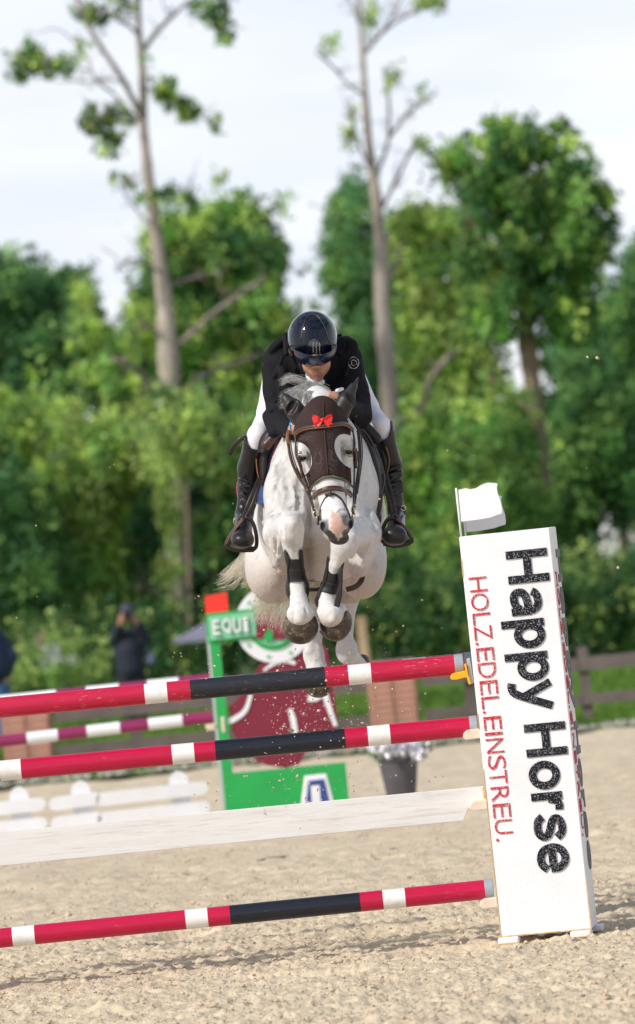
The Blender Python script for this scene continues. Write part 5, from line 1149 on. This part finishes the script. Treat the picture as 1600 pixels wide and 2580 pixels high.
# ---- brushing boots on the forelegs
m_neo = mat('black_neoprene', (.012, .012, .013), .6, var=.2, vscale=30, bump=.1, bscale=90)
L_LEG = [p for p in BODY if p[0] == 'c' and abs((p[1][0] / p[1][2] * F + 800) - 742) < 14 and p[1][2] < 26.25] + [ell((750, 1484, 26.20), (24, 30, .055))]
LEGL = [cone((742, 1390, 26.12), (748, 1465, 26.20), 16, 18), ell((750, 1484, 26.20), (24, 30, .055)), cone((739, 1362, 26.08), (742, 1405, 26.12), 21, 16)]
LEGR = [cone((850, 1405, 26.12), (832, 1485, 26.20), 17, 18), ell((822, 1508, 26.20), (24, 28, .055)), cone((858, 1385, 26.08), (848, 1415, 26.12), 21, 16)]
tl = thing('tendon_boot', 'black tendon boot on the foreleg nearer the tail', 'boot', tuple(P(745, 1440, 26.15)), 'black tendon boots')
sdf_obj('front_strap', LEGL, m_neo, tl, .004, .005, region=[([(715, 1412), (728, 1409), (762, 1408), (768, 1430), (773, 1462), (760, 1466), (732, 1467), (716, 1474)], 1)], off=.008, relax=1)
sdf_obj('shell', LEGL, m_neo, tl, .004, .005, region=[([(716, 1382), (722, 1390), (730, 1406), (726, 1440), (728, 1466), (728, 1484), (738, 1522), (732, 1530), (722, 1520), (716, 1490)], 1)], off=.013, relax=1)
sdf_obj('shell', LEGL, m_neo, tl, .004, .005, region=[([(754, 1408), (754, 1390), (757, 1382), (763, 1386), (767, 1430), (776, 1462), (786, 1500), (785, 1520), (772, 1520), (770, 1490), (768, 1466)], 1)], off=.013, relax=1)
for i in (0, 1): strap('stitching', [(730, 1437 + i * 30), (750, 1436 + i * 28), (765, 1437 + i * 26)], LEGL, .003, .002, mat('stitch_grey', (.06, .06, .065), .6), tl, off=.009)
tl = thing('tendon_boot', 'black tendon boot on the foreleg under the muzzle', 'boot', tuple(P(840, 1460, 26.15)), 'black tendon boots')
sdf_obj('front_strap', LEGR, m_neo, tl, .004, .005, region=[([(822, 1432), (838, 1442), (860, 1443), (868, 1440), (862, 1490), (858, 1500), (838, 1498), (808, 1490), (812, 1470)], 1)], off=.008, relax=1)
sdf_obj('shell', LEGR, m_neo, tl, .004, .005, region=[([(824, 1400), (829, 1402), (827, 1436), (822, 1466), (808, 1488), (800, 1512), (806, 1528), (798, 1532), (790, 1518), (806, 1478), (816, 1448)], 1)], off=.013, relax=1)
plate([(870, 1408), (860, 1430), (850, 1444), (856, 1470), (846, 1500), (838, 1540), (844, 1541), (856, 1528), (862, 1500), (864, 1460), (864, 1436)], 26.08, .05, 'shell', m_neo, tl, bevel=.006)
strap('stitching', [(818, 1468), (835, 1472), (856, 1476)], LEGR, .003, .002, mat('stitch_grey'), tl, off=.009)

# ================================================================== SADDLE, PAD, GIRTH
BARREL = [ell((808, 1300, 27.10), (165, 172, .62), 0, .05), ell((812, 1225, 26.68), (136, 190, .34), 0, .05)]
m_denim = mat('blue_denim', (.035, .075, .19), .85, var=.45, vscale=25, bump=.3, bscale=200); m_pink = mat('pink_piping', (.42, .06, .13), .6)
m_sad = mat('saddle_leather', (.014, .009, .009), .42, var=.3, vscale=20, spec=.4)
tsp = thing('saddle_pad', 'blue denim saddle pad with pink piping', 'saddle pad', tuple(P(690, 1180, 26.7)))
def skirt(nm, outer, inner, D0, D1, m, par, th_=.008, n=22):
    """curved sheet between two pixel paths, outer at depth D0 and inner at D1"""
    a = spline(np.array([Cc(x, y, D0) for x, y in outer]), n); b = spline(np.array([Cc(x, y, D1) for x, y in inner]), n); k = 7; V = []
    for s_ in (0, 1):
        for i in range(n):
            for j in range(k):
                u = j / (k - 1); p_ = a[i] * (1 - u) + b[i] * u; p_ = p_ + np.array([0, 0, -.03 * math.sin(u * math.pi) + s_ * th_]); V.append(p_)
    Fc = []; o_ = n * k
    for i in range(n - 1):
        for j in range(k - 1):
            q = i * k + j; Fc.append((q, q + 1, q + k + 1, q + k)); Fc.append((o_ + q, o_ + q + k, o_ + q + k + 1, o_ + q + 1))
    rim = [j for j in range(k)] + [i * k + k - 1 for i in range(1, n)] + [(n - 1) * k + j for j in range(k - 2, -1, -1)] + [i * k for i in range(n - 2, 0, -1)]
    for i in range(len(rim)): q, w = rim[i], rim[(i + 1) % len(rim)]; Fc.append((q, o_ + q, o_ + w, w))
    return obj(nm, toW(np.array(V)), Fc, m, par, autosmooth=60)
skirt('panel', [(705, 1070), (685, 1100), (668, 1150), (660, 1200), (645, 1240), (645, 1268)], [(724, 1068), (704, 1100), (688, 1150), (680, 1200), (679, 1240), (676, 1270)], 26.80, 26.74, m_denim, tsp)
skirt('panel', [(600, 1215), (597, 1235), (600, 1258), (608, 1268)], [(655, 1205), (655, 1230), (658, 1250), (660, 1270)], 27.15, 26.98, m_denim, tsp)
skirt('panel', [(978, 1160), (985, 1200), (982, 1245)], [(955, 1160), (958, 1200), (956, 1245)], 27.0, 26.9, m_denim, tsp)
for pts, D_ in (([(602, 1208), (597, 1222), (597, 1240), (602, 1258), (610, 1268)], 27.14), ([(645, 1269), (660, 1270), (678, 1271)], 26.76), ([(722, 1072), (702, 1102), (686, 1150), (680, 1190), (678, 1230), (676, 1268)], 26.70), ([(957, 1247), (970, 1248), (980, 1244)], 26.93)):
    strap('piping', pts, None, .006, .006, m_pink, tsp, D=[D_] * len(pts))
strap('edge_binding', [(728, 1068), (708, 1100), (692, 1150), (686, 1190), (684, 1240), (680, 1280)], None, .018, .014, m_led, tsp, D=[26.62, 26.66, 26.68, 26.7, 26.7, 26.7])
ts = thing('saddle', 'dark brown jumping saddle with deep curved flaps', 'saddle', tuple(P(808, 1050, 27.0)))
skirt('flap', [(690, 1058), (668, 1085), (653, 1115), (647, 1150), (648, 1180), (652, 1205), (660, 1222)], [(712, 1060), (694, 1085), (684, 1110), (676, 1145), (672, 1175), (668, 1200), (664, 1224)], 26.78, 26.72, m_sad, ts)
skirt('flap', [(905, 1062), (928, 1088), (944, 1118), (957, 1150), (965, 1180), (968, 1210), (966, 1240)], [(890, 1066), (905, 1085), (922, 1115), (935, 1150), (944, 1180), (948, 1215), (948, 1243)], 26.70, 26.62, m_sad, ts)
skirt('flap', [(918, 1048), (940, 1066), (960, 1100), (975, 1135), (981, 1165), (978, 1192)], [(900, 1055), (925, 1075), (945, 1105), (958, 1140), (964, 1170), (966, 1200)], 26.80, 26.76, m_sad, ts)
skirt('flap', [(672, 1080), (655, 1105), (648, 1140)], [(700, 1080), (690, 1105), (680, 1140)], 26.70, 26.69, m_sad, ts)
for pts, D_ in (([(686, 1064), (665, 1090), (651, 1120), (646, 1150), (648, 1185), (654, 1210), (660, 1224)], 26.75), ([(902, 1070), (924, 1092), (942, 1122), (956, 1152), (966, 1185), (969, 1212), (962, 1240), (950, 1246)], 26.60), ([(926, 1056), (948, 1080), (966, 1112), (977, 1140), (981, 1165), (976, 1192)], 26.74)):
    strap('flap_edge', pts, None, .007, .008, m_ledge if D_ != 26.60 else mat('grey_edge', (.08, .08, .09), .5), ts, D=[D_] * len(pts))
sdf_obj('knee_block', [cone((698, 1092, 26.62), (672, 1120, 26.62), 12, 14), ], m_lea, ts, .005, .006)
sdf_obj('knee_block', [cone((918, 1072, 26.66), (948, 1105, 26.66), 14, 14)], m_sad, ts, .005, .006)
sdf_obj('pommel', [cone((740, 1068, 26.75), (880, 1060, 26.75), 20, 20), cone((700, 1070, 26.85), (745, 1060, 26.8), 20, 20), cone((870, 1058, 26.8), (915, 1070, 26.85), 20, 20), ell((800, 1040, 27.2), (105, 26, .3))], m_sad, ts, .007, .01)
# girth straps and girth
for pts, D_, w in (([(668, 1225), (668, 1245), (672, 1275), (676, 1300), (673, 1325)], 26.64, .020), ([(959, 1236), (958, 1265), (954, 1290)], 26.66, .024), ([(952, 1290), (956, 1305), (952, 1325), (950, 1338)], 26.62, .022)):
    strap('billet', pts, None, w, .008, m_lea, ts, D=[D_] * len(pts))
strap('girth', [(735, 1472), (775, 1478), (815, 1477), (850, 1472)], None, .05, .014, m_led, ts, D=[26.70, 26.66, 26.66, 26.70])
strap('girth_guard', [(765, 1470), (790, 1473), (806, 1470)], None, .034, .016, mat('cream_leather', (.42, .36, .27), .7, var=.3, vscale=60), ts, D=[26.645, 26.64, 26.64], n=10)
strap('girth', [(872, 1486), (896, 1478), (911, 1462), (913, 1445)], None, .028, .008, m_lea, ts, D=[26.70, 26.70, 26.72, 26.74])
# stirrup leathers and irons
for pts in ([(653, 1205), (640, 1235), (626, 1268), (616, 1296)], [(659, 1208), (648, 1240), (636, 1272), (622, 1300)]): strap('stirrup_leather', pts, None, .018, .005, m_led, ts, D=[26.66, 26.62, 26.6, 26.6])
for pts in ([(972, 1190), (982, 1225), (992, 1262), (998, 1300)], [(966, 1195), (972, 1235), (984, 1270), (990, 1302)]): strap('stirrup_leather', pts, None, .018, .005, m_led, ts, D=[26.62, 26.6, 26.58, 26.58])
def stirrup(pts, D_, tread, edge):
    s = thing_part = strap('stirrup', pts + [pts[0]], None, .020, .026, m_led, ts, D=[D_] * (len(pts) + 1), n=44)
    strap('tread', tread, None, .03, .012, m_led, s, D=[D_ - .005] * len(tread), n=8); strap('rim', edge, None, .007, .008, mat('copper_rim', (.20, .07, .04), .35, metal=.3), s, D=[D_ - .018] * len(edge), n=16)
stirrup([(617, 1302), (598, 1325), (580, 1350), (570, 1370), (576, 1378), (600, 1383), (632, 1385), (644, 1380), (647, 1362), (643, 1335), (634, 1312)], 26.55, [(578, 1379), (605, 1384), (640, 1384)], [(614, 1308), (594, 1333), (577, 1358), (570, 1372)])
stirrup([(996, 1306), (1012, 1322), (1028, 1340), (1038, 1358), (1036, 1366), (1015, 1370), (985, 1371), (966, 1366), (961, 1350), (966, 1328), (978, 1308)], 26.53, [(966, 1368), (1000, 1374), (1034, 1366)], [(1000, 1308), (1016, 1324), (1030, 1342), (1037, 1356)])
ring(ts, 613, 1301, 26.55, 8, 6, .004, 'stirrup_ring', mat('dark_steel', (.1, .09, .09), .3, metal=.8)); ring(ts, 995, 1303, 26.53, 6, 6, .004, 'stirrup_ring', mat('dark_steel'))

# ================================================================== THE RIDER
FACE = [ell((792, 868, 26.44), (42, 52, .115), 0, .02), ell((797, 915, 26.385), (36, 37, .085), -4, .02), cone((800, 936, 26.35), (801, 949, 26.36), 17, 14, .02),
        cone((793, 905, 26.30), (796, 922, 26.275), 6, 7.5, .012), ell((790, 925, 26.285), (5, 4, .01), 0, .006), ell((802, 924, 26.285), (5, 4, .01), 0, .006),
        ell((777, 914, 26.325), (9, 8, .02), 0, .015), ell((816, 912, 26.325), (9, 8, .02), 0, .015), ell((799, 936, 26.285), (11, 3.2, .014), -4, .006), ell((800, 942, 26.288), (9, 3.4, .012), -4, .006),
        cone((789, 939.2, 26.272), (811, 938, 26.272), 1.5, 1.5, .004, -1), ell((748, 888, 26.45), (7, 14, .03), 0, .01), ell((838, 886, 26.45), (7, 14, .03), 0, .01),
        ell((780, 905, 26.335), (7, 4, .012), 0, .008, -1), ell((812, 903, 26.335), (7, 4, .012), 0, .008, -1)]
TORSO = [cone((793, 905, 26.50), (793, 930, 26.62), 30, 40, .03), ell((788, 925, 26.76), (104, 82, .22), 0, .04), cone((720, 902, 26.68), (862, 900, 26.68), 44, 42, .04), cone((788, 950, 26.95), (792, 985, 27.30), 92, 88, .06)]
ARMS = [cone((706, 905, 26.66), (702, 985, 26.58), 36, 36, .03), cone((702, 985, 26.58), (703, 1058, 26.50), 36, 30, .03), cone((704, 1060, 26.50), (741, 1086, 26.24), 32, 24, .03),
        cone((876, 905, 26.66), (890, 985, 26.58), 36, 36, .03), cone((890, 985, 26.58), (900, 1042, 26.50), 36, 30, .03), cone((900, 1044, 26.50), (862, 1022, 26.26), 30, 24, .03)]
LEGS = [cone((708, 962, 27.12), (686, 1038, 26.96), 48, 38, .03), cone((688, 1040, 26.96), (650, 1098, 26.76), 36, 26, .03), cone((874, 950, 27.12), (917, 1030, 26.96), 46, 37, .03), cone((915, 1030, 26.96), (958, 1075, 26.76), 36, 26, .03)]
SHIN = [cone((645, 1110, 26.76), (628, 1180, 26.84), 27, 26, .02), cone((628, 1180, 26.84), (616, 1285, 26.84), 26, 16, .02), cone((965, 1088, 26.76), (985, 1170, 26.84), 24, 24, .02), cone((985, 1170, 26.84), (998, 1285, 26.84), 24, 17, .02)]
FEET = [cone((614, 1300, 26.82), (612, 1358, 26.52), 17, 22, .02), ell((611, 1360, 26.47), (27, 20, .07), 0, .03), cone((595, 1364, 26.44), (627, 1366, 26.44), 13, 13, .02), cone((1000, 1300, 26.82), (998, 1345, 26.52), 17, 22, .02), ell((994, 1347, 26.45), (26, 23, .07), 0, .03), cone((984, 1352, 26.42), (1006, 1352, 26.42), 17, 17, .02)]
def fingers(cx, cy, D0, dx, dy, flip=1):
    P_ = [ell((cx, cy, D0), (13, 11, .028), 0, .008)]
    for i in range(4):
        x = cx - 10 * flip + i * 6.2 * flip; y = cy - 7 + i * 3.2
        P_ += [cone((x, y - 2, D0 - .018), (x - 1.5 * flip, y + 5, D0 - .032), 4.3, 3.9, .0035), cone((x - 1.5 * flip, y + 5, D0 - .032), (x + .5 * flip, y + 12, D0 - .022), 3.8, 3.2, .0035)]
    P_ += [cone((cx - 12 * flip, cy + 2, D0 - .006), (cx - 9 * flip, cy + 11, D0 - .030), 4.6, 3.6, .004), cone((cx - 9 * flip, cy + 11, D0 - .03), (cx - 2 * flip, cy + 14, D0 - .034), 3.8, 3.3, .004)]
    return P_
HANDS = fingers(842, 996, 25.99, 0, 0, 1) + [cone((862, 1022, 26.22), (850, 1004, 26.05), 15, 11, .015)] + fingers(756, 1076, 26.06, 0, 0, -1) + [cone((738, 1082, 26.22), (750, 1078, 26.12), 15, 12, .015)]
def shrink(pr, k): return [tuple(list(p[:3]) + [p[3] - k, p[4] - k] + list(p[5:])) if p[0] == 'c' else (p[0], p[1], p[2] - k, p[3], p[4], p[5], p[6]) for p in pr]
def skin_col(px, py, V):
    c = np.array([.50, .255, .165]) * np.ones((len(px), 1))
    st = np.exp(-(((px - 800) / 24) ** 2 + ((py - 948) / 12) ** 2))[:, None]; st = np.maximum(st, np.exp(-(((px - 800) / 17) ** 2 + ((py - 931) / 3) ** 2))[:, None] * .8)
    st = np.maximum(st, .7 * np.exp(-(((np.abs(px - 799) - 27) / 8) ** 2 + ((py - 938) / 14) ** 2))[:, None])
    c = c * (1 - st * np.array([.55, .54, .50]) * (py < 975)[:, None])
    lip = (np.hypot((px - 800) / 11, (py - 939) / 4.2) < 1)[:, None]; c = np.where(lip, np.array([.33, .11, .085]), c)
    hr = ((py < 897) & (np.abs(px - 795) > 40))[:, None]; c = np.where(hr, np.array([.03, .018, .012]), c)
    return c
hp = P(800, 1000, 27.0); tp_ = thing('person', 'rider in a black jacket, white breeches and glossy dark helmet crouched over the horse', 'person', tuple(hp))
ALL = FACE + shrink(TORSO + ARMS + LEGS + SHIN + FEET, .012) + HANDS
sdf_obj('body', ALL, mat('skin', attr=True, rough=.5, spec=.35, var=.05, vscale=40), tp_, .0045, .010, colf=skin_col, relax=1)
m_jac = mat('black_jacket', (.010, .010, .013), .75, var=.25, vscale=5, bump=.5, bscale=11, spec=.12)
FOLDS = [cone((672, 905, 26.64), (700, 870, 26.66), 12, 14, .02), cone((686, 880, 26.60), (722, 846, 26.6), 10, 9, .015), cone((720, 850, 26.56), (722, 890, 26.52), 8, 7, .012), cone((884, 872, 26.62), (872, 862, 26.66), 18, 16, .02), cone((676, 930, 26.6), (684, 1000, 26.52), 16, 14, .03),
         cone((712, 935, 26.50), (728, 1000, 26.48), 12, 16, .03), cone((673, 1048, 26.50), (690, 1090, 26.42), 12, 14, .02), cone((918, 1000, 26.55), (925, 1052, 26.5), 14, 12, .02), cone((885, 1060, 26.45), (915, 1068, 26.48), 14, 12, .02),
         cone((694, 1010, 26.445), (716, 1002, 26.45), 5, 4, .012), cone((682, 1034, 26.445), (718, 1026, 26.44), 5, 4, .012), cone((684, 1060, 26.44), (712, 1044, 26.42), 5, 5, .012), cone((700, 1092, 26.36), (716, 1068, 26.34), 4, 5, .010), cone((716, 1100, 26.30), (726, 1070, 26.27), 4, 4, .010),
         cone((690, 950, 26.52), (712, 900, 26.50), 5, 5, .014), cone((870, 945, 26.52), (890, 900, 26.52), 5, 6, .014), cone((880, 1010, 26.46), (905, 1000, 26.47), 5, 4, .012), cone((878, 1030, 26.44), (912, 1028, 26.44), 5, 5, .012)]
JPR = TORSO[1:] + ARMS + FOLDS
cuthand = [([(728, 965), (790, 952), (800, 960), (806, 952), (830, 965), (822, 1010), (790, 1010), (770, 1000), (755, 985)], -1)] if False else None
jk = sdf_obj('jacket', JPR, m_jac, tp_, .0055, .009, off=.002, relax=1)
# collar, lapels
m_shirt = mat('white_shirt', (.75, .77, .82), .7)
CH = TORSO + JPR
sdf_obj('shirt_collar', [cone((778, 944, 26.46), (795, 968, 26.44), 9, 9, .01), cone((795, 968, 26.44), (812, 962, 26.46), 9, 7, .01), cone((784, 955, 26.45), (798, 990, 26.46), 11, 12, .01)], m_shirt, tp_, .004, .005)
strap('lapel', [(728, 860), (752, 915), (775, 950), (792, 980)], JPR, .035, .012, m_jac, tp_, off=-.002)
strap('lapel', [(860, 862), (842, 910), (822, 950), (806, 985)], JPR, .035, .012, m_jac, tp_, off=-.002)
strap('collar', [(735, 845), (730, 868), (742, 892)], JPR, .045, .012, m_jac, tp_, off=.004)
strap('collar', [(850, 845), (862, 868), (850, 892)], JPR, .045, .012, m_jac, tp_, off=.004)
sdf_obj('cuff', [cone((850, 985, 26.30), (862, 980, 26.34), 6, 5, .01)], m_shirt, tp_, .004, .005)
sdf_obj('cuff', [cone((740, 1068, 26.20), (744, 1086, 26.20), 9, 9, .008)], m_shirt, tp_, .003, .004)
tubepx('wristband', [(736, 1056, 26.17), (731, 1068, 26.15), (733, 1082, 26.15), (742, 1088, 26.16)], .004, mat('blue_band', (.01, .25, .65), .4), tp_)
for x, y in ((707, 1096), (717, 1095), (896, 1048)):
    d = float(surfD(x, y, JPR)); sdf_obj('button', [ell((x, y, d), (3.2, 3.6, .004))], mat('dark_steel'), tp_, .0014, .0014)
# emblem: a ring of thin white lines on the sleeve
m_emb = mat('emblem_thread', (.65, .58, .53), .6)
sf = lambda x, y: (x, y, float(surfD(x, y, JPR)) - .003)
tubepx('emblem', [sf(891 + 13 * math.cos(a), 914 + 14.5 * math.sin(a)) for a in np.linspace(-2.2, 3.3, 16)], .0016, m_emb, tp_, n=40, seg=6)
for q in ([(882, 905), (886, 914), (885, 920)], [(885, 919), (892, 921), (898, 918)], [(891, 907), (896, 909), (899, 904)], [(897, 909), (899, 916), (903, 920)], [(886, 908), (893, 906)]):
    tubepx('emblem', [sf(*p_) for p_ in q], .0013, m_emb, tp_, n=10, seg=6)
m_bree = mat('white_breeches', (.78, .75, .80), .7, var=.03, vscale=10, bump=.15, bscale=10)
sdf_obj('breeches', LEGS + [cone((730, 990, 27.25), (860, 990, 27.25), 55, 55, .05), cone((650, 1095, 26.76), (641, 1128, 26.78), 25, 24, .02), cone((958, 1072, 26.76), (968, 1100, 26.78), 25, 22, .02)], m_bree, tp_, .006, .009, off=.0, relax=1)
m_boot = mat('black_boot_leather', (.010, .0085, .0085), .33, var=.25, vscale=14, bump=.3, bscale=34, spec=.45, coat=.05)
WR = []
for i in range(6): y = 1208 + i * 13; WR.append(cone((606 + i * .6, y - 2 + 3 * math.sin(i * 2.1), 26.763), (624 + 5 * math.sin(i * 1.7), y + 5, 26.752), 2.8, 1.6, .012)); WR.append(cone((982 + i, y - 4 - 20, 26.76), (1007 + i * 1.2, y - 14 - 20 + 3 * math.sin(i * 2.3), 26.77), 1.8, 2.6, .012))
def riding_boot(pr, top): return sdf_obj('riding_boot', pr, m_boot, tp_, .0045, .007, region=[(top, 1)], off=.006, relax=1)
riding_boot(SHIN[:2] + [cone((616, 1285, 26.84), (614, 1302, 26.82), 17, 17, .02)] + FEET[:2] + [w for w in WR if w[1][0] < 0] + [cone((642, 1098, 26.77), (645, 1110, 26.77), 27, 27)], [(614, 1082), (620, 1112), (630, 1128), (650, 1134), (680, 1136), (690, 1400), (540, 1400), (560, 1080)])
riding_boot(SHIN[2:] + [cone((998, 1285, 26.84), (1000, 1302, 26.82), 17, 17, .02)] + FEET[2:] + [w for w in WR if w[1][0] > 0] + [cone((962, 1070, 26.78), (965, 1090, 26.78), 27, 25)], [(930, 1115), (960, 1112), (978, 1102), (986, 1082), (984, 1060), (1000, 1050), (1060, 1060), (1060, 1400), (900, 1400)])
strap('boot_tab', [(622, 1102), (608, 1106), (594, 1118), (584, 1132), (578, 1146)], None, .022, .006, m_led, tp_, D=[26.74, 26.74, 26.75, 26.76, 26.77])
for pts in ([(595, 1318), (604, 1308), (614, 1300), (626, 1298)], ): strap('spur_strap', pts, None, .016, .007, m_led, tp_, D=[26.70, 26.66, 26.63, 26.62], n=10)
strap('spur_strap', [(982, 1262), (1002, 1276), (1018, 1283), (1022, 1296)], None, .016, .007, m_led, tp_, D=[26.70, 26.68, 26.70, 26.76], n=10)
ring(tp_, 1016, 1280, 26.685, 6, 6, .003, 'buckle', m_brass); ring(tp_, 592, 1313, 26.70, 3, 6, .003, 'buckle', m_brass)
strap('sole', [(584, 1372), (590, 1380), (612, 1384), (634, 1378)], None, .008, .01, m_neo, tp_, D=[26.44, 26.42, 26.41, 26.44], n=10)
# helmet
m_shell = mat('helmet_lacquer', (.003, .005, .013), .05, spec=.2, coat=.45); m_shell2 = mat('helmet_dark_panel', (.006, .007, .010), .06, spec=.8, coat=1.0); m_vis = mat('navy_visor', (.006, .014, .048), .25, spec=.35, coat=.25)
HEL = [ell((787, 848, 26.46), (62, 65, .155), 0, .02), ell((789, 872, 26.44), (59, 42, .145), -4, .03)]
hl = sdf_obj('helmet', HEL, m_shell, tp_, .0035, .0045, region=[([(700, 770), (880, 770), (880, 870), (850, 880), (835, 894), (812, 905), (790, 908), (765, 902), (740, 888), (732, 890), (724, 880), (700, 860)], 1)], relax=3)
sdf_obj('visor', [ell((790, 868, 26.31), (60, 57, .20), -4, .02)], m_vis, hl, .003, .004, region=[([(738, 877), (750, 885), (768, 893), (790, 897), (812, 894), (832, 886), (846, 872), (850, 862), (852, 884), (843, 902), (826, 917), (806, 925), (788, 926), (768, 920), (752, 908), (742, 894)], 1)], off=0, lim=(720, 870, 850, 935, 26.0, 26.36), relax=1)
fr = [(770, 900), (773, 872), (780, 856), (791, 850), (802, 855), (812, 870), (820, 893)]
sdf_obj('front_panel', HEL, m_shell2, hl, .003, .004, region=[(fr + [(812, 898), (790, 902)], 1)], off=.003, lim=(760, 830, 840, 910, 26.1, 26.5), relax=2)
strap('vent_frame', fr, HEL, .004, .004, mat('black_gloss', (.01, .01, .01), .1), hl, off=.003)
strap('seam', [(758, 858), (762, 830), (770, 805), (782, 793), (795, 794), (808, 806), (820, 830), (832, 866)], HEL, .0028, .003, mat('silver_line', (.10, .11, .13), .3, metal=.6), hl, off=.0015)
m_vent = mat('vent_grey', (.40, .36, .31), .5)
for k, vx in enumerate((789, 797, 805)):
    strap('vent', [(vx - 1 + 1.3 * (i % 2) * 2, 862 + k * 1 + i * 3.2) for i in range(9)], HEL, .002, .002, m_vent, hl, off=.0035, n=27, smooth=0)
d = float(surfD(800, 896, HEL)) - .006
for i, (ch, x) in enumerate([('K', 793), ('E', 799), ('P', 805)]):
    a = P(x, 898.5 - i * .5, d); put_letter(ch, a, P(x + 4.8, 898 - i * .5, d) - a, P(x, 893.5 - i * .5, d) - a, -Fw * .002, m_wpaint, hl, .03)
hair('hair', [[P(730 + 8 * r.rand(), 868 + 12 * r.rand(), 26.46), P(727 + 6 * r.rand(), 880 + 8 * r.rand(), 26.45), P(731 + 8 * r.rand(), 888 + 9 * r.rand(), 26.44)] for _ in range(160)], .0014, mat('dark_hair', (.05, .028, .02), .5), tp_)
strap('chin_strap', [(744, 892), (752, 915), (768, 940), (786, 955)], FACE, .010, .004, m_led, tp_, off=.001)

# ================================================================== PEOPLE BEHIND THE FENCE
def person_bg(label, D_, prims_by_part, base):
    b = P(base[0], base[1], D_); t = thing('person', label, 'person', (b[0], b[1], b[2]))
    allp = [p for part_ in prims_by_part for p in part_[1]]
    sdf_obj('body', shrink(allp, .02) + prims_by_part[0][1], mat('far_skin', (.50, .25, .17), .6), t, .022, .025, relax=1)
    for nm, pr, m in prims_by_part[1:]: sdf_obj(nm, pr, m, t, .022, .025, relax=1)
    return t
DS = 79.5; navy = mat('navy_cloth', (.012, .016, .035), .8, var=.2, vscale=6); blk = mat('black_cloth', (.010, .010, .014), .8); 
fs = [('skin', [ell((320, 1548, DS), (17, 22, .13)), cone((303, 1572, DS - .27), (308, 1560, DS - .3), 8, 8), cone((346, 1570, DS - .27), (338, 1558, DS - .3), 8, 8), ell((312, 1556, DS - .32), (11, 9, .05)), ell((333, 1555, DS - .32), (11, 9, .05)),
               cone((306, 1551, DS - .34), (309, 1546, DS - .36), 3, 2.5), cone((338, 1550, DS - .34), (336, 1546, DS - .36), 3, 2.5)], None),
      ('jacket', [ell((324, 1630, DS), (40, 48, .19)), cone((300, 1600, DS), (288, 1612, DS - .1), 18, 15), cone((288, 1612, DS - .1), (302, 1576, DS - .25), 14, 11), cone((346, 1598, DS), (368, 1612, DS - .1), 18, 15), cone((368, 1612, DS - .1), (348, 1574, DS - .25), 14, 11), cone((323, 1640, DS), (330, 1682, DS), 36, 36)], navy),
      ('trousers', [cone((318, 1690, DS), (318, 1745, DS), 24, 20), cone((318, 1745, DS), (322, 1802, DS), 18, 12), cone((344, 1690, DS), (352, 1745, DS), 24, 20), cone((352, 1745, DS), (360, 1798, DS), 18, 12)], blk),
      ('shoe', [ell((324, 1808, DS - .06), (12, 8, .15)), ell((362, 1804, DS - .06), (12, 8, .15))], blk),
      ('cap', [ell((320, 1538, DS), (19, 18, .15)), ell((319, 1540, DS - .15), (14, 4, .08))], mat('grey_cap', (.05, .05, .075), .8))]
pr_ = person_bg('spectator in a navy jacket and cap holding a phone up to the face', DS, fs, (330, 1812))
plate([(310, 1546), (334, 1544), (335, 1558), (311, 1560)], DS - .38, .03, 'phone', blk, pr_)
sdf_obj('bag', [cone((372, 1640, DS + .05), (380, 1665, DS), 9, 13)], mat('blue_grey_cloth', (.12, .14, .22), .8), pr_, .02, .02)
DL = 72.0; x0 = -26
fs = [('skin', [ell((x0 - 22, 1560, DL), (20, 26, .14)), ell((14, 1706, DL - .1), (8, 12, .05)), cone((12, 1714, DL - .1), (13, 1724, DL - .12), 4, 3.5), cone((18, 1712, DL - .1), (20, 1722, DL - .12), 4, 3.5)], None),
      ('jacket', [cone((x0 - 10, 1615, DL), (x0 + 10, 1680, DL), 48, 50), cone((x0 + 26, 1612, DL), (28, 1655, DL - .02), 20, 19), cone((28, 1655, DL - .02), (16, 1698, DL - .1), 18, 12)], mat('dark_blue_jacket', (.010, .022, .06), .8, var=.2, vscale=6)),
      ('jeans', [cone((x0 + 22, 1715, DL), (x0 + 34, 1800, DL), 28, 20), cone((x0 + 34, 1800, DL), (x0 + 34, 1868, DL), 20, 14), cone((x0 - 20, 1718, DL), (x0 - 25, 1800, DL), 28, 20), cone((x0 - 25, 1800, DL), (x0 - 25, 1868, DL), 20, 14)], mat('blue_jeans', (.045, .11, .26), .85, var=.2, vscale=8)),
      ('shoe', [ell((x0 + 36, 1876, DL - .06), (15, 9, .15)), ell((x0 - 25, 1880, DL - .06), (15, 9, .15))], blk),
      ('hair', [ell((x0 - 22, 1546, DL + .03), (22, 20, .15))], mat('dark_hair'))]
person_bg('person in a dark blue jacket and jeans cut off by the left edge', DL, fs, (-26, 1884))
